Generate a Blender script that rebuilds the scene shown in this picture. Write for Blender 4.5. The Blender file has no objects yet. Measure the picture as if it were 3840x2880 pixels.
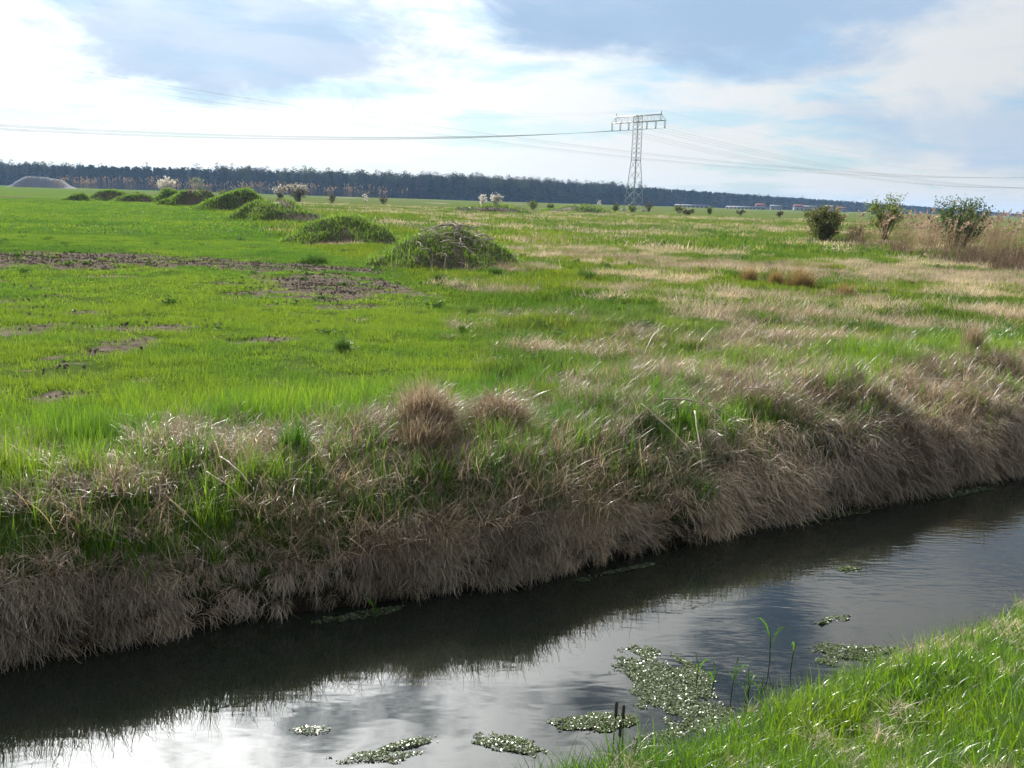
import bpy, bmesh, math, random
import numpy as np
from mathutils import Matrix, Vector, Euler

rng = np.random.default_rng(7)
random.seed(7)
R = math.radians
SC = bpy.context.scene
COL = SC.collection

# ------------------------------------------------------------------ camera
HAZE = 1.0e-4
EYE = 2.15                      # eye height above the far field (z = 0)
cam_d = bpy.data.cameras.new('camera')
cam_d.sensor_width = 36; cam_d.lens = 36.0
cam_d.clip_start = 0.1; cam_d.clip_end = 20000
cam = bpy.data.objects.new('camera', cam_d); COL.objects.link(cam)
cam.matrix_world = (Matrix.Translation((0, 0, EYE)) @ Matrix.Rotation(R(90 - 10.22), 4, 'X')
                    @ Matrix.Rotation(R(1.838), 4, 'Z'))
SC.camera = cam

# ------------------------------------------------------------------ sun and sky
SUN_AZ, SUN_EL = R(-20.0), R(30.8)           # azimuth from +Y, positive to the right
SUN_DIR = Vector((math.sin(SUN_AZ) * math.cos(SUN_EL), math.cos(SUN_AZ) * math.cos(SUN_EL), math.sin(SUN_EL)))
sd = bpy.data.lights.new('sun', 'SUN'); sd.energy = 5.0; sd.angle = R(0.55); sd.color = (1.0, 0.94, 0.84)
sun = bpy.data.objects.new('sun', sd); COL.objects.link(sun)
sun.rotation_euler = (-SUN_DIR).to_track_quat('-Z', 'Y').to_euler()
sun.location = SUN_DIR * 50


class NT:
    """small helper for writing node trees"""
    def __init__(s, tree):
        s.t = tree; s.n = tree.nodes; s.l = tree.links
    def new(s, typ, **kw):
        nd = s.n.new(typ)
        for k, v in kw.items(): setattr(nd, k, v)
        return nd
    def put(s, sock, v):
        if isinstance(v, bpy.types.NodeSocket): s.l.new(v, sock)
        elif v is not None: sock.default_value = v
    def m(s, op, a, b=None, c=None, clamp=False):
        nd = s.new('ShaderNodeMath', operation=op); nd.use_clamp = clamp
        for i, v in enumerate((a, b, c)):
            if v is not None: s.put(nd.inputs[i], v)
        return nd.outputs[0]
    def vm(s, op, a, b=None):
        nd = s.new('ShaderNodeVectorMath', operation=op)
        s.put(nd.inputs[0], a)
        if b is not None: s.put(nd.inputs[1], b)
        return nd.outputs['Value'] if op in ('DOT_PRODUCT', 'LENGTH', 'DISTANCE') else nd.outputs[0]
    def mix(s, f, a, b, blend='MIX'):
        nd = s.new('ShaderNodeMix', data_type='RGBA', blend_type=blend)
        s.put(nd.inputs[0], f); s.put(nd.inputs[6], a); s.put(nd.inputs[7], b)
        return nd.outputs[2]
    def noise(s, vec, scale, detail=4, rough=0.5, dist=0.0, col=False, dims='3D'):
        nd = s.new('ShaderNodeTexNoise'); nd.noise_dimensions = dims
        s.put(nd.inputs['Vector'], vec); s.put(nd.inputs['Scale'], scale)
        nd.inputs['Detail'].default_value = detail; nd.inputs['Roughness'].default_value = rough
        nd.inputs['Distortion'].default_value = dist
        return nd.outputs['Color'] if col else nd.outputs['Fac']
    def ss(s, v, lo, hi):
        nd = s.new('ShaderNodeMapRange', interpolation_type='SMOOTHSTEP')
        s.put(nd.inputs[0], v); nd.inputs[1].default_value = lo; nd.inputs[2].default_value = hi
        return nd.outputs[0]
    def comb(s, x, y, z=0.0):
        nd = s.new('ShaderNodeCombineXYZ'); s.put(nd.inputs[0], x); s.put(nd.inputs[1], y); s.put(nd.inputs[2], z)
        return nd.outputs[0]


def C4(c): return (c[0], c[1], c[2], 1.0)

world = bpy.data.worlds.new('World'); SC.world = world; world.use_nodes = True
W = NT(world.node_tree); W.n.clear()
SKY_STRENGTH = 0.065
sky = W.new('ShaderNodeTexSky', sky_type='NISHITA'); sky.sun_disc = False
sky.sun_elevation = SUN_EL; sky.sun_rotation = SUN_AZ
sky.altitude = 60; sky.air_density = 1.0; sky.dust_density = 1.2; sky.ozone_density = 1.5
tc = W.new('ShaderNodeTexCoord')
d = W.vm('NORMALIZE', tc.outputs['Generated'])
sx = W.new('ShaderNodeSeparateXYZ'); W.l.new(d, sx.inputs[0])
X, Y, Z = sx.outputs
az = W.m('ARCTAN2', X, Y)
el = W.m('ARCSINE', Z)
zz = W.m('ADD', W.m('MAXIMUM', Z, 0.0), 0.11)
q = W.comb(W.m('DIVIDE', X, zz), W.m('DIVIDE', Y, zz))
ae = W.comb(W.m('MULTIPLY', az, 5.0), W.m('MULTIPLY', el, 12.0))
wob = W.noise(ae, 1.5, 10, 0.60, 0.4)
wob2 = W.noise(W.vm('ADD', ae, (7.3, 2.1, 0)), 1.6, 10, 0.62, 0.4)
azw = W.m('ADD', az, W.m('MULTIPLY', W.m('SUBTRACT', wob, 0.5), 0.34))
elw = W.m('ADD', el, W.m('MULTIPLY', W.m('SUBTRACT', wob2, 0.5), 0.125))


def blob(ca, ce, ra, re_, soft=0.55):
    a = W.m('DIVIDE', W.m('SUBTRACT', azw, ca), ra)
    e = W.m('DIVIDE', W.m('SUBTRACT', elw, ce), re_)
    r = W.m('SQRT', W.m('ADD', W.m('MULTIPLY', a, a), W.m('MULTIPLY', e, e)))
    return W.ss(W.m('SUBTRACT', 1.0, r), 0.0, soft)

big = W.noise(q, 0.95, 9, 0.56, 0.35)
hi_n = W.noise(W.vm('ADD', q, (1.7, 4.4, 2.0)), 3.1, 9, 0.58, 0.5)
fine = W.noise(W.vm('ADD', q, (3.1, 9.7, 1.0)), 2.3, 7, 0.6, 0.4)
streak = W.noise(W.comb(W.m('MULTIPLY', az, 3.0), W.m('MULTIPLY', el, 21.0)), 1.2, 7, 0.58, 0.5)
# the two heavy clouds and the lower bank of cloud in view; round about the noise goes on alike
heavy = W.m('MAXIMUM', W.m('MULTIPLY', blob(-0.26, 0.140, 0.23, 0.070, 0.50), 0.80), blob(0.16, 0.185, 0.27, 0.085, 0.48))
heavy = W.m('MAXIMUM', heavy, W.m('MULTIPLY', blob(0.43, 0.075, 0.20, 0.040, 0.8), 0.62))
heavy = W.m('MAXIMUM', heavy, W.m('MULTIPLY', blob(-0.46, 0.06, 0.14, 0.016, 0.8), 0.25))
high = W.m('MULTIPLY', W.ss(big, 0.60, 0.78), W.ss(el, 0.20, 0.34))
heavy = W.m('MAXIMUM', heavy, W.m('MULTIPLY', high, 0.25))
cover = W.m('ADD', W.m('MULTIPLY', big, 0.55), W.m('MULTIPLY', W.m('ADD', fine, streak), 0.26))
low = W.m('SUBTRACT', 1.0, W.ss(el, 0.0, 0.26))
lowveil = W.ss(W.m('ADD', cover, W.m('MULTIPLY', low, 0.07)), 0.49, 0.61)
highveil = W.ss(W.m('ADD', W.m('MULTIPLY', hi_n, .75), W.m('MULTIPLY', big, .25)), 0.38, 0.53)
upper = W.ss(el, 0.20, 0.36)
veil = W.m('ADD', W.m('MULTIPLY', lowveil, W.m('SUBTRACT', 1.0, upper)), W.m('MULTIPLY', highveil, upper))
cosang = W.m('MAXIMUM', W.vm('DOT_PRODUCT', d, tuple(SUN_DIR)), 0.0)
rise = W.m('ADD', 0.19, W.m('MULTIPLY', W.ss(el, 0.13, 0.39), 0.81))     # cloud near the horizon is seen through more air and is duller
glare = W.m('ADD', W.m('MULTIPLY', W.m('POWER', cosang, 7.0), 3.3), W.m('MULTIPLY', W.m('POWER', cosang, 26.0), 10.0))
glow = W.m('ADD', 0.52, W.m('MULTIPLY', glare, rise))
k = 1.0 / SKY_STRENGTH
white = W.mix(1.0, (1.05 * k, 1.06 * k, 1.05 * k, 1), W.comb(glow, glow, glow), 'MULTIPLY')
clear = W.mix(1.0, sky.outputs[0], (0.74, 0.98, 1.22, 1), 'MULTIPLY')
clear = W.mix(W.m('MULTIPLY', low, 0.45), clear, (0.46 * k, 0.58 * k, 0.68 * k, 1))
c1 = W.mix(W.m('MULTIPLY', veil, 0.88), clear, white)
gg = W.m('ADD', 0.86, W.m('MULTIPLY', glow, 0.16))
grey = W.mix(1.0, (0.315 * k, 0.435 * k, 0.60 * k, 1), W.comb(gg, gg, gg), 'MULTIPLY')
hv = W.m('MULTIPLY', heavy, W.m('ADD', 0.66, W.m('MULTIPLY', wob, 0.56)), clamp=True)
c2 = W.mix(hv, c1, grey)
bg = W.new('ShaderNodeBackground'); W.l.new(c2, bg.inputs[0]); bg.inputs[1].default_value = SKY_STRENGTH
wo = W.new('ShaderNodeOutputWorld'); W.l.new(bg.outputs[0], wo.inputs[0])
world.cycles.sampling_method = 'MANUAL'; world.cycles.sample_map_resolution = 1024

# ------------------------------------------------------------------ exposure and renderer
SC.view_settings.view_transform = 'Standard'; SC.view_settings.look = 'None'
SC.view_settings.exposure = 0.42; SC.view_settings.gamma = 1.0; SC.view_settings.use_curve_mapping = False
SC.render.engine = 'CYCLES'
cy = SC.cycles
cy.max_bounces = 4; cy.diffuse_bounces = 2; cy.glossy_bounces = 2; cy.transmission_bounces = 4
cy.volume_bounces = 0; cy.transparent_max_bounces = 4
cy.sample_clamp_indirect = 4.0; cy.sample_clamp_direct = 0.0
cy.caustics_reflective = False; cy.caustics_refractive = False
cy.use_denoising = True
cy.use_adaptive_sampling = True; cy.adaptive_threshold = 0.02

# ------------------------------------------------------------------ helpers
def tag(o, label=None, cat=None, group=None, kind=None):
    if label: o['label'] = label
    if cat: o['category'] = cat
    if group: o['group'] = group
    if kind: o['kind'] = kind
    return o

def empty(name, loc=(0, 0, 0), rz=0.0):
    o = bpy.data.objects.new(name, None); COL.objects.link(o)
    o.location = loc; o.rotation_euler = (0, 0, rz); o.empty_display_size = 0.2
    return o

def link(name, me, parent=None, loc=None):
    o = bpy.data.objects.new(name, me); COL.objects.link(o)
    if parent is not None: o.parent = parent
    if loc is not None: o.location = loc
    return o

def mesh_np(name, V, F, mat, attrs=None, smooth=False):
    """V (n,3); F (m,4) or (m,3) int arrays, or a list of such arrays; attrs: name -> per-vertex float"""
    Fs = F if isinstance(F, list) else [F]
    Fs = [f for f in Fs if len(f)]
    me = bpy.data.meshes.new(name)
    me.vertices.add(len(V)); me.vertices.foreach_set('co', np.asarray(V, np.float32).ravel())
    loops = np.concatenate([f.ravel() for f in Fs]).astype(np.int32)
    tot = np.concatenate([np.full(len(f), f.shape[1]) for f in Fs]).astype(np.int32)
    me.loops.add(len(loops)); me.loops.foreach_set('vertex_index', loops)
    me.polygons.add(len(tot))
    st = np.concatenate([[0], np.cumsum(tot)[:-1]]).astype(np.int32)
    me.polygons.foreach_set('loop_start', st); me.polygons.foreach_set('loop_total', tot)
    if smooth: me.polygons.foreach_set('use_smooth', np.ones(len(tot), bool))
    for k_, a in (attrs or {}).items():
        at = me.attributes.new(k_, 'FLOAT', 'POINT'); at.data.foreach_set('value', np.asarray(a, np.float32))
    me.update(calc_edges=True); me.validate()
    for m_ in (mat if isinstance(mat, (list, tuple)) else [mat]):
        me.materials.append(m_)
    return me

class Acc:
    """collects vertices, faces and the two blade attributes of one mesh"""
    def __init__(s): s.V = []; s.Q = []; s.T = []; s.h = []; s.r = []; s.n = 0
    def add(s, V, Q=None, T=None, h=None, r=None):
        V = np.asarray(V, float).reshape(-1, 3); n = len(V)
        s.V.append(V)
        if Q is not None and len(Q): s.Q.append(np.asarray(Q, int) + s.n)
        if T is not None and len(T): s.T.append(np.asarray(T, int) + s.n)
        s.h.append(np.zeros(n) if h is None else np.broadcast_to(h, (n,)))
        s.r.append(np.zeros(n) if r is None else np.broadcast_to(r, (n,)))
        s.n += n
    def mesh(s, name, mat, smooth=False):
        F = []
        if s.Q: F.append(np.concatenate(s.Q))
        if s.T: F.append(np.concatenate(s.T))
        return mesh_np(name, np.concatenate(s.V), F, mat,
                       {'h': np.concatenate(s.h), 'r': np.concatenate(s.r)}, smooth)
    # ribbons: P (n,s,3) centre lines, Wd (n,s) widths
    def ribbons(s, P, Wd, side=None, r=None):
        n, k_, _ = P.shape
        if side is None:
            t = P[:, -1] - P[:, 0]
            a = rng.uniform(0, 2 * np.pi, n)
            ref = np.stack([np.cos(a), np.sin(a), np.zeros(n)], 1)
            side = np.cross(t, ref); side /= np.linalg.norm(side, axis=1, keepdims=True) + 1e-9
        off = side[:, None, :] * (Wd[:, :, None] * 0.5)
        V = np.stack([P - off, P + off], 2).reshape(-1, 3)
        b = (np.arange(n)[:, None] * k_ + np.arange(k_ - 1)[None, :]) * 2
        Q = np.stack([b, b + 1, b + 3, b + 2], -1).reshape(-1, 4)
        h = np.broadcast_to(np.linspace(0, 1, k_)[None, :, None], (n, k_, 2)).ravel()
        rr = rng.random(n) if r is None else r
        s.add(V, Q, None, h, np.broadcast_to(rr[:, None, None], (n, k_, 2)).ravel())
    def cards(s, P, size, r=None, flat=0.0, aspect=1.6):
        """small leaf-shaped quads at points P"""
        n = len(P); sz = np.broadcast_to(size, (n,))
        a = rng.normal(size=(n, 3)); a[:, 2] *= (1 - flat); a /= np.linalg.norm(a, axis=1, keepdims=True)
        b = rng.normal(size=(n, 3)); b[:, 2] *= (1 - flat)
        b -= a * (a * b).sum(1, keepdims=True); b /= np.linalg.norm(b, axis=1, keepdims=True) + 1e-9
        a = a * sz[:, None] * 0.5 * aspect; b = b * sz[:, None] * 0.5
        V = np.stack([P - a, P - b * 0.8, P + a, P + b * 0.8], 1).reshape(-1, 3)
        Q = np.arange(n * 4).reshape(n, 4)
        rr = rng.random(n) if r is None else r
        s.add(V, Q, None, 0.5, np.repeat(rr, 4))
    def tube(s, pts, rad, sides=6, cap=True, h=0.5, r=0.5):
        pts = np.asarray(pts, float); k_ = len(pts); rad = np.broadcast_to(rad, (k_,))
        t = np.gradient(pts, axis=0); t /= np.linalg.norm(t, axis=1, keepdims=True) + 1e-12
        ref = np.array([0, 0, 1.0]) if abs(t[0, 2]) < 0.9 else np.array([1.0, 0, 0])
        u = np.cross(t, ref); u /= np.linalg.norm(u, axis=1, keepdims=True) + 1e-12
        w = np.cross(t, u)
        an = np.linspace(0, 2 * np.pi, sides, endpoint=False)
        V = pts[:, None, :] + rad[:, None, None] * (np.cos(an)[None, :, None] * u[:, None, :] + np.sin(an)[None, :, None] * w[:, None, :])
        i = np.arange(k_ - 1)[:, None] * sides; j = np.arange(sides)[None, :]; j2 = (j + 1) % sides
        Q = np.stack([i + j, i + j2, i + sides + j2, i + sides + j], -1).reshape(-1, 4)
        T = None
        V = V.reshape(-1, 3)
        if cap:
            V = np.concatenate([V, pts[:1], pts[-1:]]); a0 = k_ * sides
            jj = np.arange(sides); j3 = (jj + 1) % sides
            T = np.concatenate([np.stack([np.full(sides, a0), j3, jj], -1),
                                np.stack([np.full(sides, a0 + 1), (k_ - 1) * sides + jj, (k_ - 1) * sides + j3], -1)])
        s.add(V, Q, T, h, r)
    def box(s, c, size, rz=0.0):
        c = np.asarray(c, float); x, y, z = np.asarray(size, float) / 2
        V = np.array([[-x, -y, -z], [x, -y, -z], [x, y, -z], [-x, y, -z], [-x, -y, z], [x, -y, z], [x, y, z], [-x, y, z]])
        ca, sa = math.cos(rz), math.sin(rz)
        V = V @ np.array([[ca, sa, 0], [-sa, ca, 0], [0, 0, 1]]) + c
        s.add(V, [[0, 3, 2, 1], [4, 5, 6, 7], [0, 1, 5, 4], [1, 2, 6, 5], [2, 3, 7, 6], [3, 0, 4, 7]])

def vnoise(x, y, seed=0):
    ix = np.floor(x); iy = np.floor(y); fx = x - ix; fy = y - iy
    def hsh(a, b):
        v = np.sin(a * 127.1 + b * 311.7 + seed * 74.7) * 43758.5453
        return v - np.floor(v)
    fx = fx * fx * (3 - 2 * fx); fy = fy * fy * (3 - 2 * fy)
    return ((hsh(ix, iy) * (1 - fx) + hsh(ix + 1, iy) * fx) * (1 - fy)
            + (hsh(ix, iy + 1) * (1 - fx) + hsh(ix + 1, iy + 1) * fx) * fy)

def fbm(x, y, s, octv=3, seed=0):
    v = 0; a = 1; t = 0
    for i in range(octv):
        v = v + a * vnoise(x * s, y * s, seed + i * 13); t += a; a *= 0.5; s *= 2.1
    return v / t

def sstep(v, lo, hi):
    t = np.clip((v - lo) / (hi - lo), 0, 1); return t * t * (3 - 2 * t)

# ------------------------------------------------------------------ the lie of the land
DU = np.array([0.857, 0.515]); DU /= np.linalg.norm(DU)     # along the ditch
DV = np.array([-DU[1], DU[0]])                                # across it, to the far side
WATER_Z = -0.85
def to_uv(x, y): return x * DU[0] + y * DU[1], x * DV[0] + y * DV[1]
def to_xy(u, v): return u * DU[0] + v * DV[0], u * DU[1] + v * DV[1]

def far_edge(u):
    return (np.interp(u, [-60, -2, .4, 2.3, 4.0, 5.2, 6.7, 8.7, 11.3, 14, 60], [6.90, 6.90, 6.88, 6.80, 6.62, 6.64, 6.87, 6.93, 6.99, 7.05, 7.0])
            + (vnoise(u * 1.7, u * 0 + 3.1, 5) - .5) * .16 + (vnoise(u * 4.5, u * 0 + 1.1, 6) - .5) * .08)
def near_edge(u):
    return np.interp(u, [2.5, 4.2, 6.5], [3.82, 3.90, 4.20]) + (vnoise(u * .9, u * 0 + 9.1, 8) - .5) * .3 + (vnoise(u * 3.1, u * 0 + 2.2, 9) - .5) * .12

def crop_edge_x(y):   # the tilled field lies left of this line, which follows the row of heaps
    return np.interp(y, [0, 9, 13, 20, 27, 34, 46, 74, 106, 150, 400], [0.5, 0.5, .2, -.6, -2.0, -4.5, -9.5, -19, -31, -52, -170])

def in_crop(x, y): return sstep(crop_edge_x(y) - x, -.5, 1.2)

def height(x, y):
    u, v = to_uv(x, y)
    w = v - far_edge(u); n = near_edge(u) - v
    right = sstep(u, 4.5, 8.0)
    zl = np.interp(w, [-1.2, -.45, -.12, 0, .10, .28, .62, 1.1, 1.7, 3], [-1.7, -1.55, -1.15, -.88, -.60, -.34, -.11, .03, .03, 0])
    zr = np.interp(w, [-1.2, -.45, -.12, 0, .12, .30, .55, .9, 1.5, 3], [-1.7, -1.55, -1.15, -.88, -.58, -.36, -.18, -.06, .0, 0])
    zf = zl * (1 - right) + zr * right
    zn = np.interp(n, [-1.2, -.4, -.1, 0, .18, .5, 1.8, 3.8, 8], [-1.7, -1.55, -1.1, -.88, -.66, -.46, 0.0, .45, .5])
    z = np.where(w > n, zf, zn)
    onfar = sstep(w, .15, .9)
    dist = np.hypot(x, y)
    rough = 1 - .70 * in_crop(x, y)
    lump = (fbm(x, y, .45, 3, 21) - .5) * .22 + (fbm(x, y, 1.5, 3, 31) - .5) * .32 * (1 - sstep(dist, 35, 60))
    z = z + onfar * rough * lump * np.clip(1.3 - dist / 200, .3, 1)
    z = z + onfar * sstep(dist, 25, 90) * (fbm(x, y, .035, 2, 41) - .5) * .35 * rough
    # hummocks of matted grass along the crest of the far bank
    z = z + sstep(w, .05, .4) * (1 - sstep(w, 1.6, 2.6)) * (fbm(x, y, 1.5, 2, 51) - .5) * .36
    z = z + sstep(n, .2, .8) * (fbm(x, y, 2.0, 2, 61) - .5) * .12
    return z

ELL = lambda x, y, e: np.clip(1.25 - np.sqrt(((x - e[0]) / e[2]) ** 2 + ((y - e[1]) / e[3]) ** 2), 0, 1) * (e[4] if len(e) > 4 else 1)
SOIL_SPOTS = [(-7.5, 15.3, .9, .9), (-7.7, 17.1, .9, .8), (-7.3, 20.6, .8, .9), (-5.1, 14.1, .75, .5), (-5.5, 13.3, .6, .35), (-6.7, 23, 1.2, .7),
              (-4.3, 20.1, .8, .5), (-4.9, 16.2, .45, .4), (-3.8, 16.5, .4, .35), (-2.8, 17.8, .4, .35), (-1.7, 21, .4, .5), (-5.7, 11.8, .45, .3),
              (-4.5, 10.3, .35, .25), (-9.5, 21.5, 1.0, .7), (-6.3, 15.6, .5, .4), (-3.4, 14.8, .3, .3), (-8.3, 13.8, .8, .5)]
def soil_mask(x, y):
    u, v = to_uv(x, y)
    vc = np.interp(u, [-20, 2, 6, 9, 12], [33, 32.7, 32.5, 29.6, 28]); hw = np.interp(u, [2, 6, 9, 11.5, 12.5], [4.3, 4.1, 3.0, 1.6, .01])
    m = np.clip(1.35 - np.abs(v - vc) / hw, 0, 1) * (u < 12.5)
    m = np.maximum(m, np.clip(1.25 - np.sqrt(((x + 4.2 - (y - 24) * -.12) / 2.7) ** 2 + ((y - 24.2) / 5.4) ** 2), 0, 1))
    for e in SOIL_SPOTS: m = np.maximum(m, ELL(x, y, (e[0], e[1], e[2] * 1.5, e[3] * 1.3)) * .5)
    m = np.maximum(m, sstep(fbm(x * .7, y * 1.3, .75, 3, 75), .57, .70) * .5 * in_crop(x, y) * (y < 30) * (1 - .6 * sstep(x, -5, 0)))
    m = np.maximum(m, np.clip(1.3 - np.abs(y - 160 - (x + 60) * .05) / 9, 0, 1) * (x < -62))
    n = fbm(x, y, 1.5, 3, 71)
    return np.clip(m * 1.2 + (n - .62) * 1.9 * (m > 0.02) * (1 - .65 * sstep(m, .55, .9)) , 0, 1)

DRY = [(0.4, 31.1, 1.7, .9), (3.3, 39.5, 3.2, 3), (7, 47, 4, 4, .7), (7, 36, 3.5, 4), (4, 30, 2, 1.6, .7), (5.2, 23.7, 2.2, 2.6), (5.8, 20.2, 3.0, 1.6),
       (3.5, 19.5, 1, .8, .7), (7.5, 19.7, 2, 1.3), (10.5, 22.4, 1.8, 1.8), (4.6, 16.5, 1.6, 1.1), (13.8, 34.5, 5, 4), (20, 42, 6, 6, .8), (15.4, 31.4, 4, 3.0),
       (13.9, 39.2, 3, 3, .8), (2.1, 13.3, .9, .6), (2.4, 12.0, 1.3, .8), (.6, 11.7, .6, .4), (3, 11, 1.4, .7), (4, 11.4, 1.3, .8), (5.7, 12.6, 1.6, .9),
       (0.8, 55, 3, 4, .7), (-2, 80, 9, 10, .7), (9, 75, 9, 9, .6), (22, 60, 7, 10, .8), (-0.3, 27, .5, .4), (1.4, 22.6, .35, .35), (-.6, 12.9, .4, .3), (7.4, 14.3, .8, .5), (8.8, 15.2, 1.3, .6),
       (12, 27, 2.5, 1.5, .8), (25, 100, 30, 16, .7), (-8, 120, 22, 14, .8), (20, 160, 60, 20, .75), (-60, 200, 60, 20, .5)]
def dry_mask(x, y):
    m = np.zeros_like(x, float)
    for e in DRY: m = np.maximum(m, ELL(x, y, e))
    n = fbm(x, y, 1.2, 4, 81); n2 = fbm(x, y, .25, 2, 83)
    base = np.clip((n2 - .5) * 1.6, 0, .45) * (1 - in_crop(x, y))
    return np.clip(np.maximum(m * 1.1, base) + (n - .55) * 2.1 * ((m > .02) | (base > .02)), 0, 1) * (1 - in_crop(x, y))

# ------------------------------------------------------------------ materials
def mat_new(name):
    m = bpy.data.materials.new(name); m.use_nodes = True
    t = NT(m.node_tree); t.n.clear()
    out = t.new('ShaderNodeOutputMaterial')
    return m, t, out

def foliage_mat(name, cols, trans=0.5, rough=0.45, gloss=0.06, tone_cols=None, noise_scale=None, tcol=1.25):
    """blades and leaves: colour varies by blade (r), along it (h) and by tuft (tone)"""
    m, t, out = mat_new(name)
    r = t.new('ShaderNodeAttribute', attribute_name='r').outputs['Fac']
    h = t.new('ShaderNodeAttribute', attribute_name='h').outputs['Fac']
    ramp = t.new('ShaderNodeValToRGB'); t.l.new(r, ramp.inputs[0])
    el_ = ramp.color_ramp.elements
    el_[0].color = C4(cols[0]); el_[1].color = C4(cols[-1])
    for i, c in enumerate(cols[1:-1]): el_.new((i + 1) / (len(cols) - 1)).color = C4(c)
    col = ramp.outputs[0]
    if tone_cols:
        tone = t.new('ShaderNodeAttribute', attribute_name='tone', attribute_type='INSTANCER').outputs['Fac']
        tr = t.new('ShaderNodeValToRGB'); t.l.new(tone, tr.inputs[0])
        tr.color_ramp.elements[0].color = C4(tone_cols[0]); tr.color_ramp.elements[1].color = C4(tone_cols[-1])
        for i, c in enumerate(tone_cols[1:-1]): tr.color_ramp.elements.new((i + 1) / (len(tone_cols) - 1)).color = C4(c)
        col = t.mix(1.0, col, tr.outputs[0], 'MULTIPLY')
    if noise_scale:
        g = t.new('ShaderNodeNewGeometry').outputs['Position']
        nf = t.ss(t.noise(g, noise_scale, 3), .3, .7)
        col = t.mix(1.0, col, t.mix(nf, (.75, .75, .75, 1), (1.2, 1.2, 1.2, 1)), 'MULTIPLY')
    df = t.new('ShaderNodeBsdfDiffuse'); t.l.new(col, df.inputs[0])
    tl = t.new('ShaderNodeBsdfTranslucent')
    tint = (tcol * 1.02, tcol * .96, tcol * .84, 1) if tcol <= 1.0 else (tcol * 1.0, tcol * 1.02, tcol * .55, 1)
    t.l.new(t.mix(1.0, col, tint, 'MULTIPLY'), tl.inputs[0])
    mx = t.new('ShaderNodeMixShader'); mx.inputs[0].default_value = trans
    t.l.new(df.outputs[0], mx.inputs[1]); t.l.new(tl.outputs[0], mx.inputs[2])
    if gloss > 0:
        gl = t.new('ShaderNodeBsdfGlossy'); gl.inputs[0].default_value = (1, 1, 1, 1); gl.inputs['Roughness'].default_value = rough
        m2 = t.new('ShaderNodeMixShader'); m2.inputs[0].default_value = gloss
        t.l.new(mx.outputs[0], m2.inputs[1]); t.l.new(gl.outputs[0], m2.inputs[2]); mx = m2
    t.l.new(mx.outputs[0], out.inputs[0])
    return m

def plain_mat(name, col, rough=0.7, metal=0.0, var=0.25, scale=3.0, spec=0.3, bump=0.0):
    m, t, out = mat_new(name)
    p = t.new('ShaderNodeBsdfPrincipled')
    g = t.new('ShaderNodeTexCoord').outputs['Object']
    nf = t.noise(g, scale, 6, .6)
    c = t.mix(nf, C4([x * (1 - var) for x in col]), C4([x * (1 + var) for x in col]))
    t.l.new(c, p.inputs['Base Color'])
    p.inputs['Roughness'].default_value = rough; p.inputs['Metallic'].default_value = metal
    p.inputs['Specular IOR Level'].default_value = spec
    if bump:
        b = t.new('ShaderNodeBump'); b.inputs['Strength'].default_value = bump; t.l.new(nf, b.inputs['Height']); t.l.new(b.outputs[0], p.inputs['Normal'])
    t.l.new(p.outputs[0], out.inputs[0])
    return m

M = {}
GT = [(.55, .72, .7), (1, 1, 1), (1.4, 1.16, .9)]
M['lush'] = foliage_mat('lush_grass', [(.066, .148, .012), (.104, .206, .016), (.15, .246, .024)], .58, .30, .06, GT)
M['crop'] = foliage_mat('crop_grass', [(.070, .138, .016), (.102, .19, .021), (.142, .225, .032)], .55, .33, .05, GT)
M['meadow_far'] = foliage_mat('far_meadow_grass', [(.070, .128, .020), (.105, .175, .028), (.155, .20, .046)], .5, .5, .012, GT)
M['meadow'] = foliage_mat('meadow_grass', [(.070, .128, .018), (.105, .178, .025), (.155, .205, .042)], .5, .33, .05, GT)
DT = [(.62, .56, .48), (1, .98, .94), (1.4, 1.3, 1.16)]
M['dead'] = foliage_mat('dead_grass', [(.235, .19, .135), (.355, .295, .22), (.50, .425, .325)], .42, .35, .05, DT, tcol=1.0)
M['dead_far'] = foliage_mat('dead_meadow_grass', [(.34, .29, .215), (.48, .415, .32), (.62, .55, .44)], .42, .4, .02, DT, tcol=1.0)
M['dead_face'] = foliage_mat('dead_bank_grass', [(.25, .215, .165), (.385, .335, .265), (.55, .485, .395)], .30, .35, .04, DT, tcol=1.0)
M['straw'] = foliage_mat('straw', [(.42, .36, .28), (.55, .48, .39), (.66, .59, .50)], .5, .3, .03, DT, tcol=1.0)
M['rust'] = foliage_mat('rust_tussock', [(.17, .11, .06), (.27, .18, .10), (.36, .26, .16)], .4, .4, .03)
M['weed'] = foliage_mat('dark_weed', [(.035, .085, .018), (.058, .125, .024), (.085, .155, .032)], .4, .4, .015)
M['mound_green'] = foliage_mat('mound_grass', [(.09, .165, .03), (.135, .225, .042), (.19, .27, .06)], .6, .4, .03)
M['plume'] = foliage_mat('reed_plume', [(.30, .22, .17), (.40, .30, .24), (.50, .39, .31)], .5, .6, .0, tcol=1.0)
M['reed'] = foliage_mat('reed_stalk', [(.20, .15, .09), (.30, .22, .13), (.36, .29, .18)], .3, .5, .02, tcol=1.0)
M['reed_low'] = foliage_mat('reed_litter', [(.10, .075, .055), (.16, .12, .088), (.23, .175, .13)], .3, .5, .0, tcol=1.0)
M['pine'] = foliage_mat('pine_needles', [(.012, .024, .014), (.02, .035, .018), (.03, .046, .024)], .2, .6, 0)
M['bare'] = foliage_mat('bare_twigs', [(.07, .06, .045), (.10, .085, .06), (.13, .12, .07)], .3, .6, 0)
M['wood_bare'] = foliage_mat('wood_bare_crowns', [(.028, .030, .024), (.042, .042, .032), (.06, .058, .04)], .25, .6, 0)
M['wood_bud'] = foliage_mat('wood_budding_crowns', [(.04, .05, .022), (.055, .066, .028), (.075, .085, .036)], .3, .6, 0)
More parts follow.
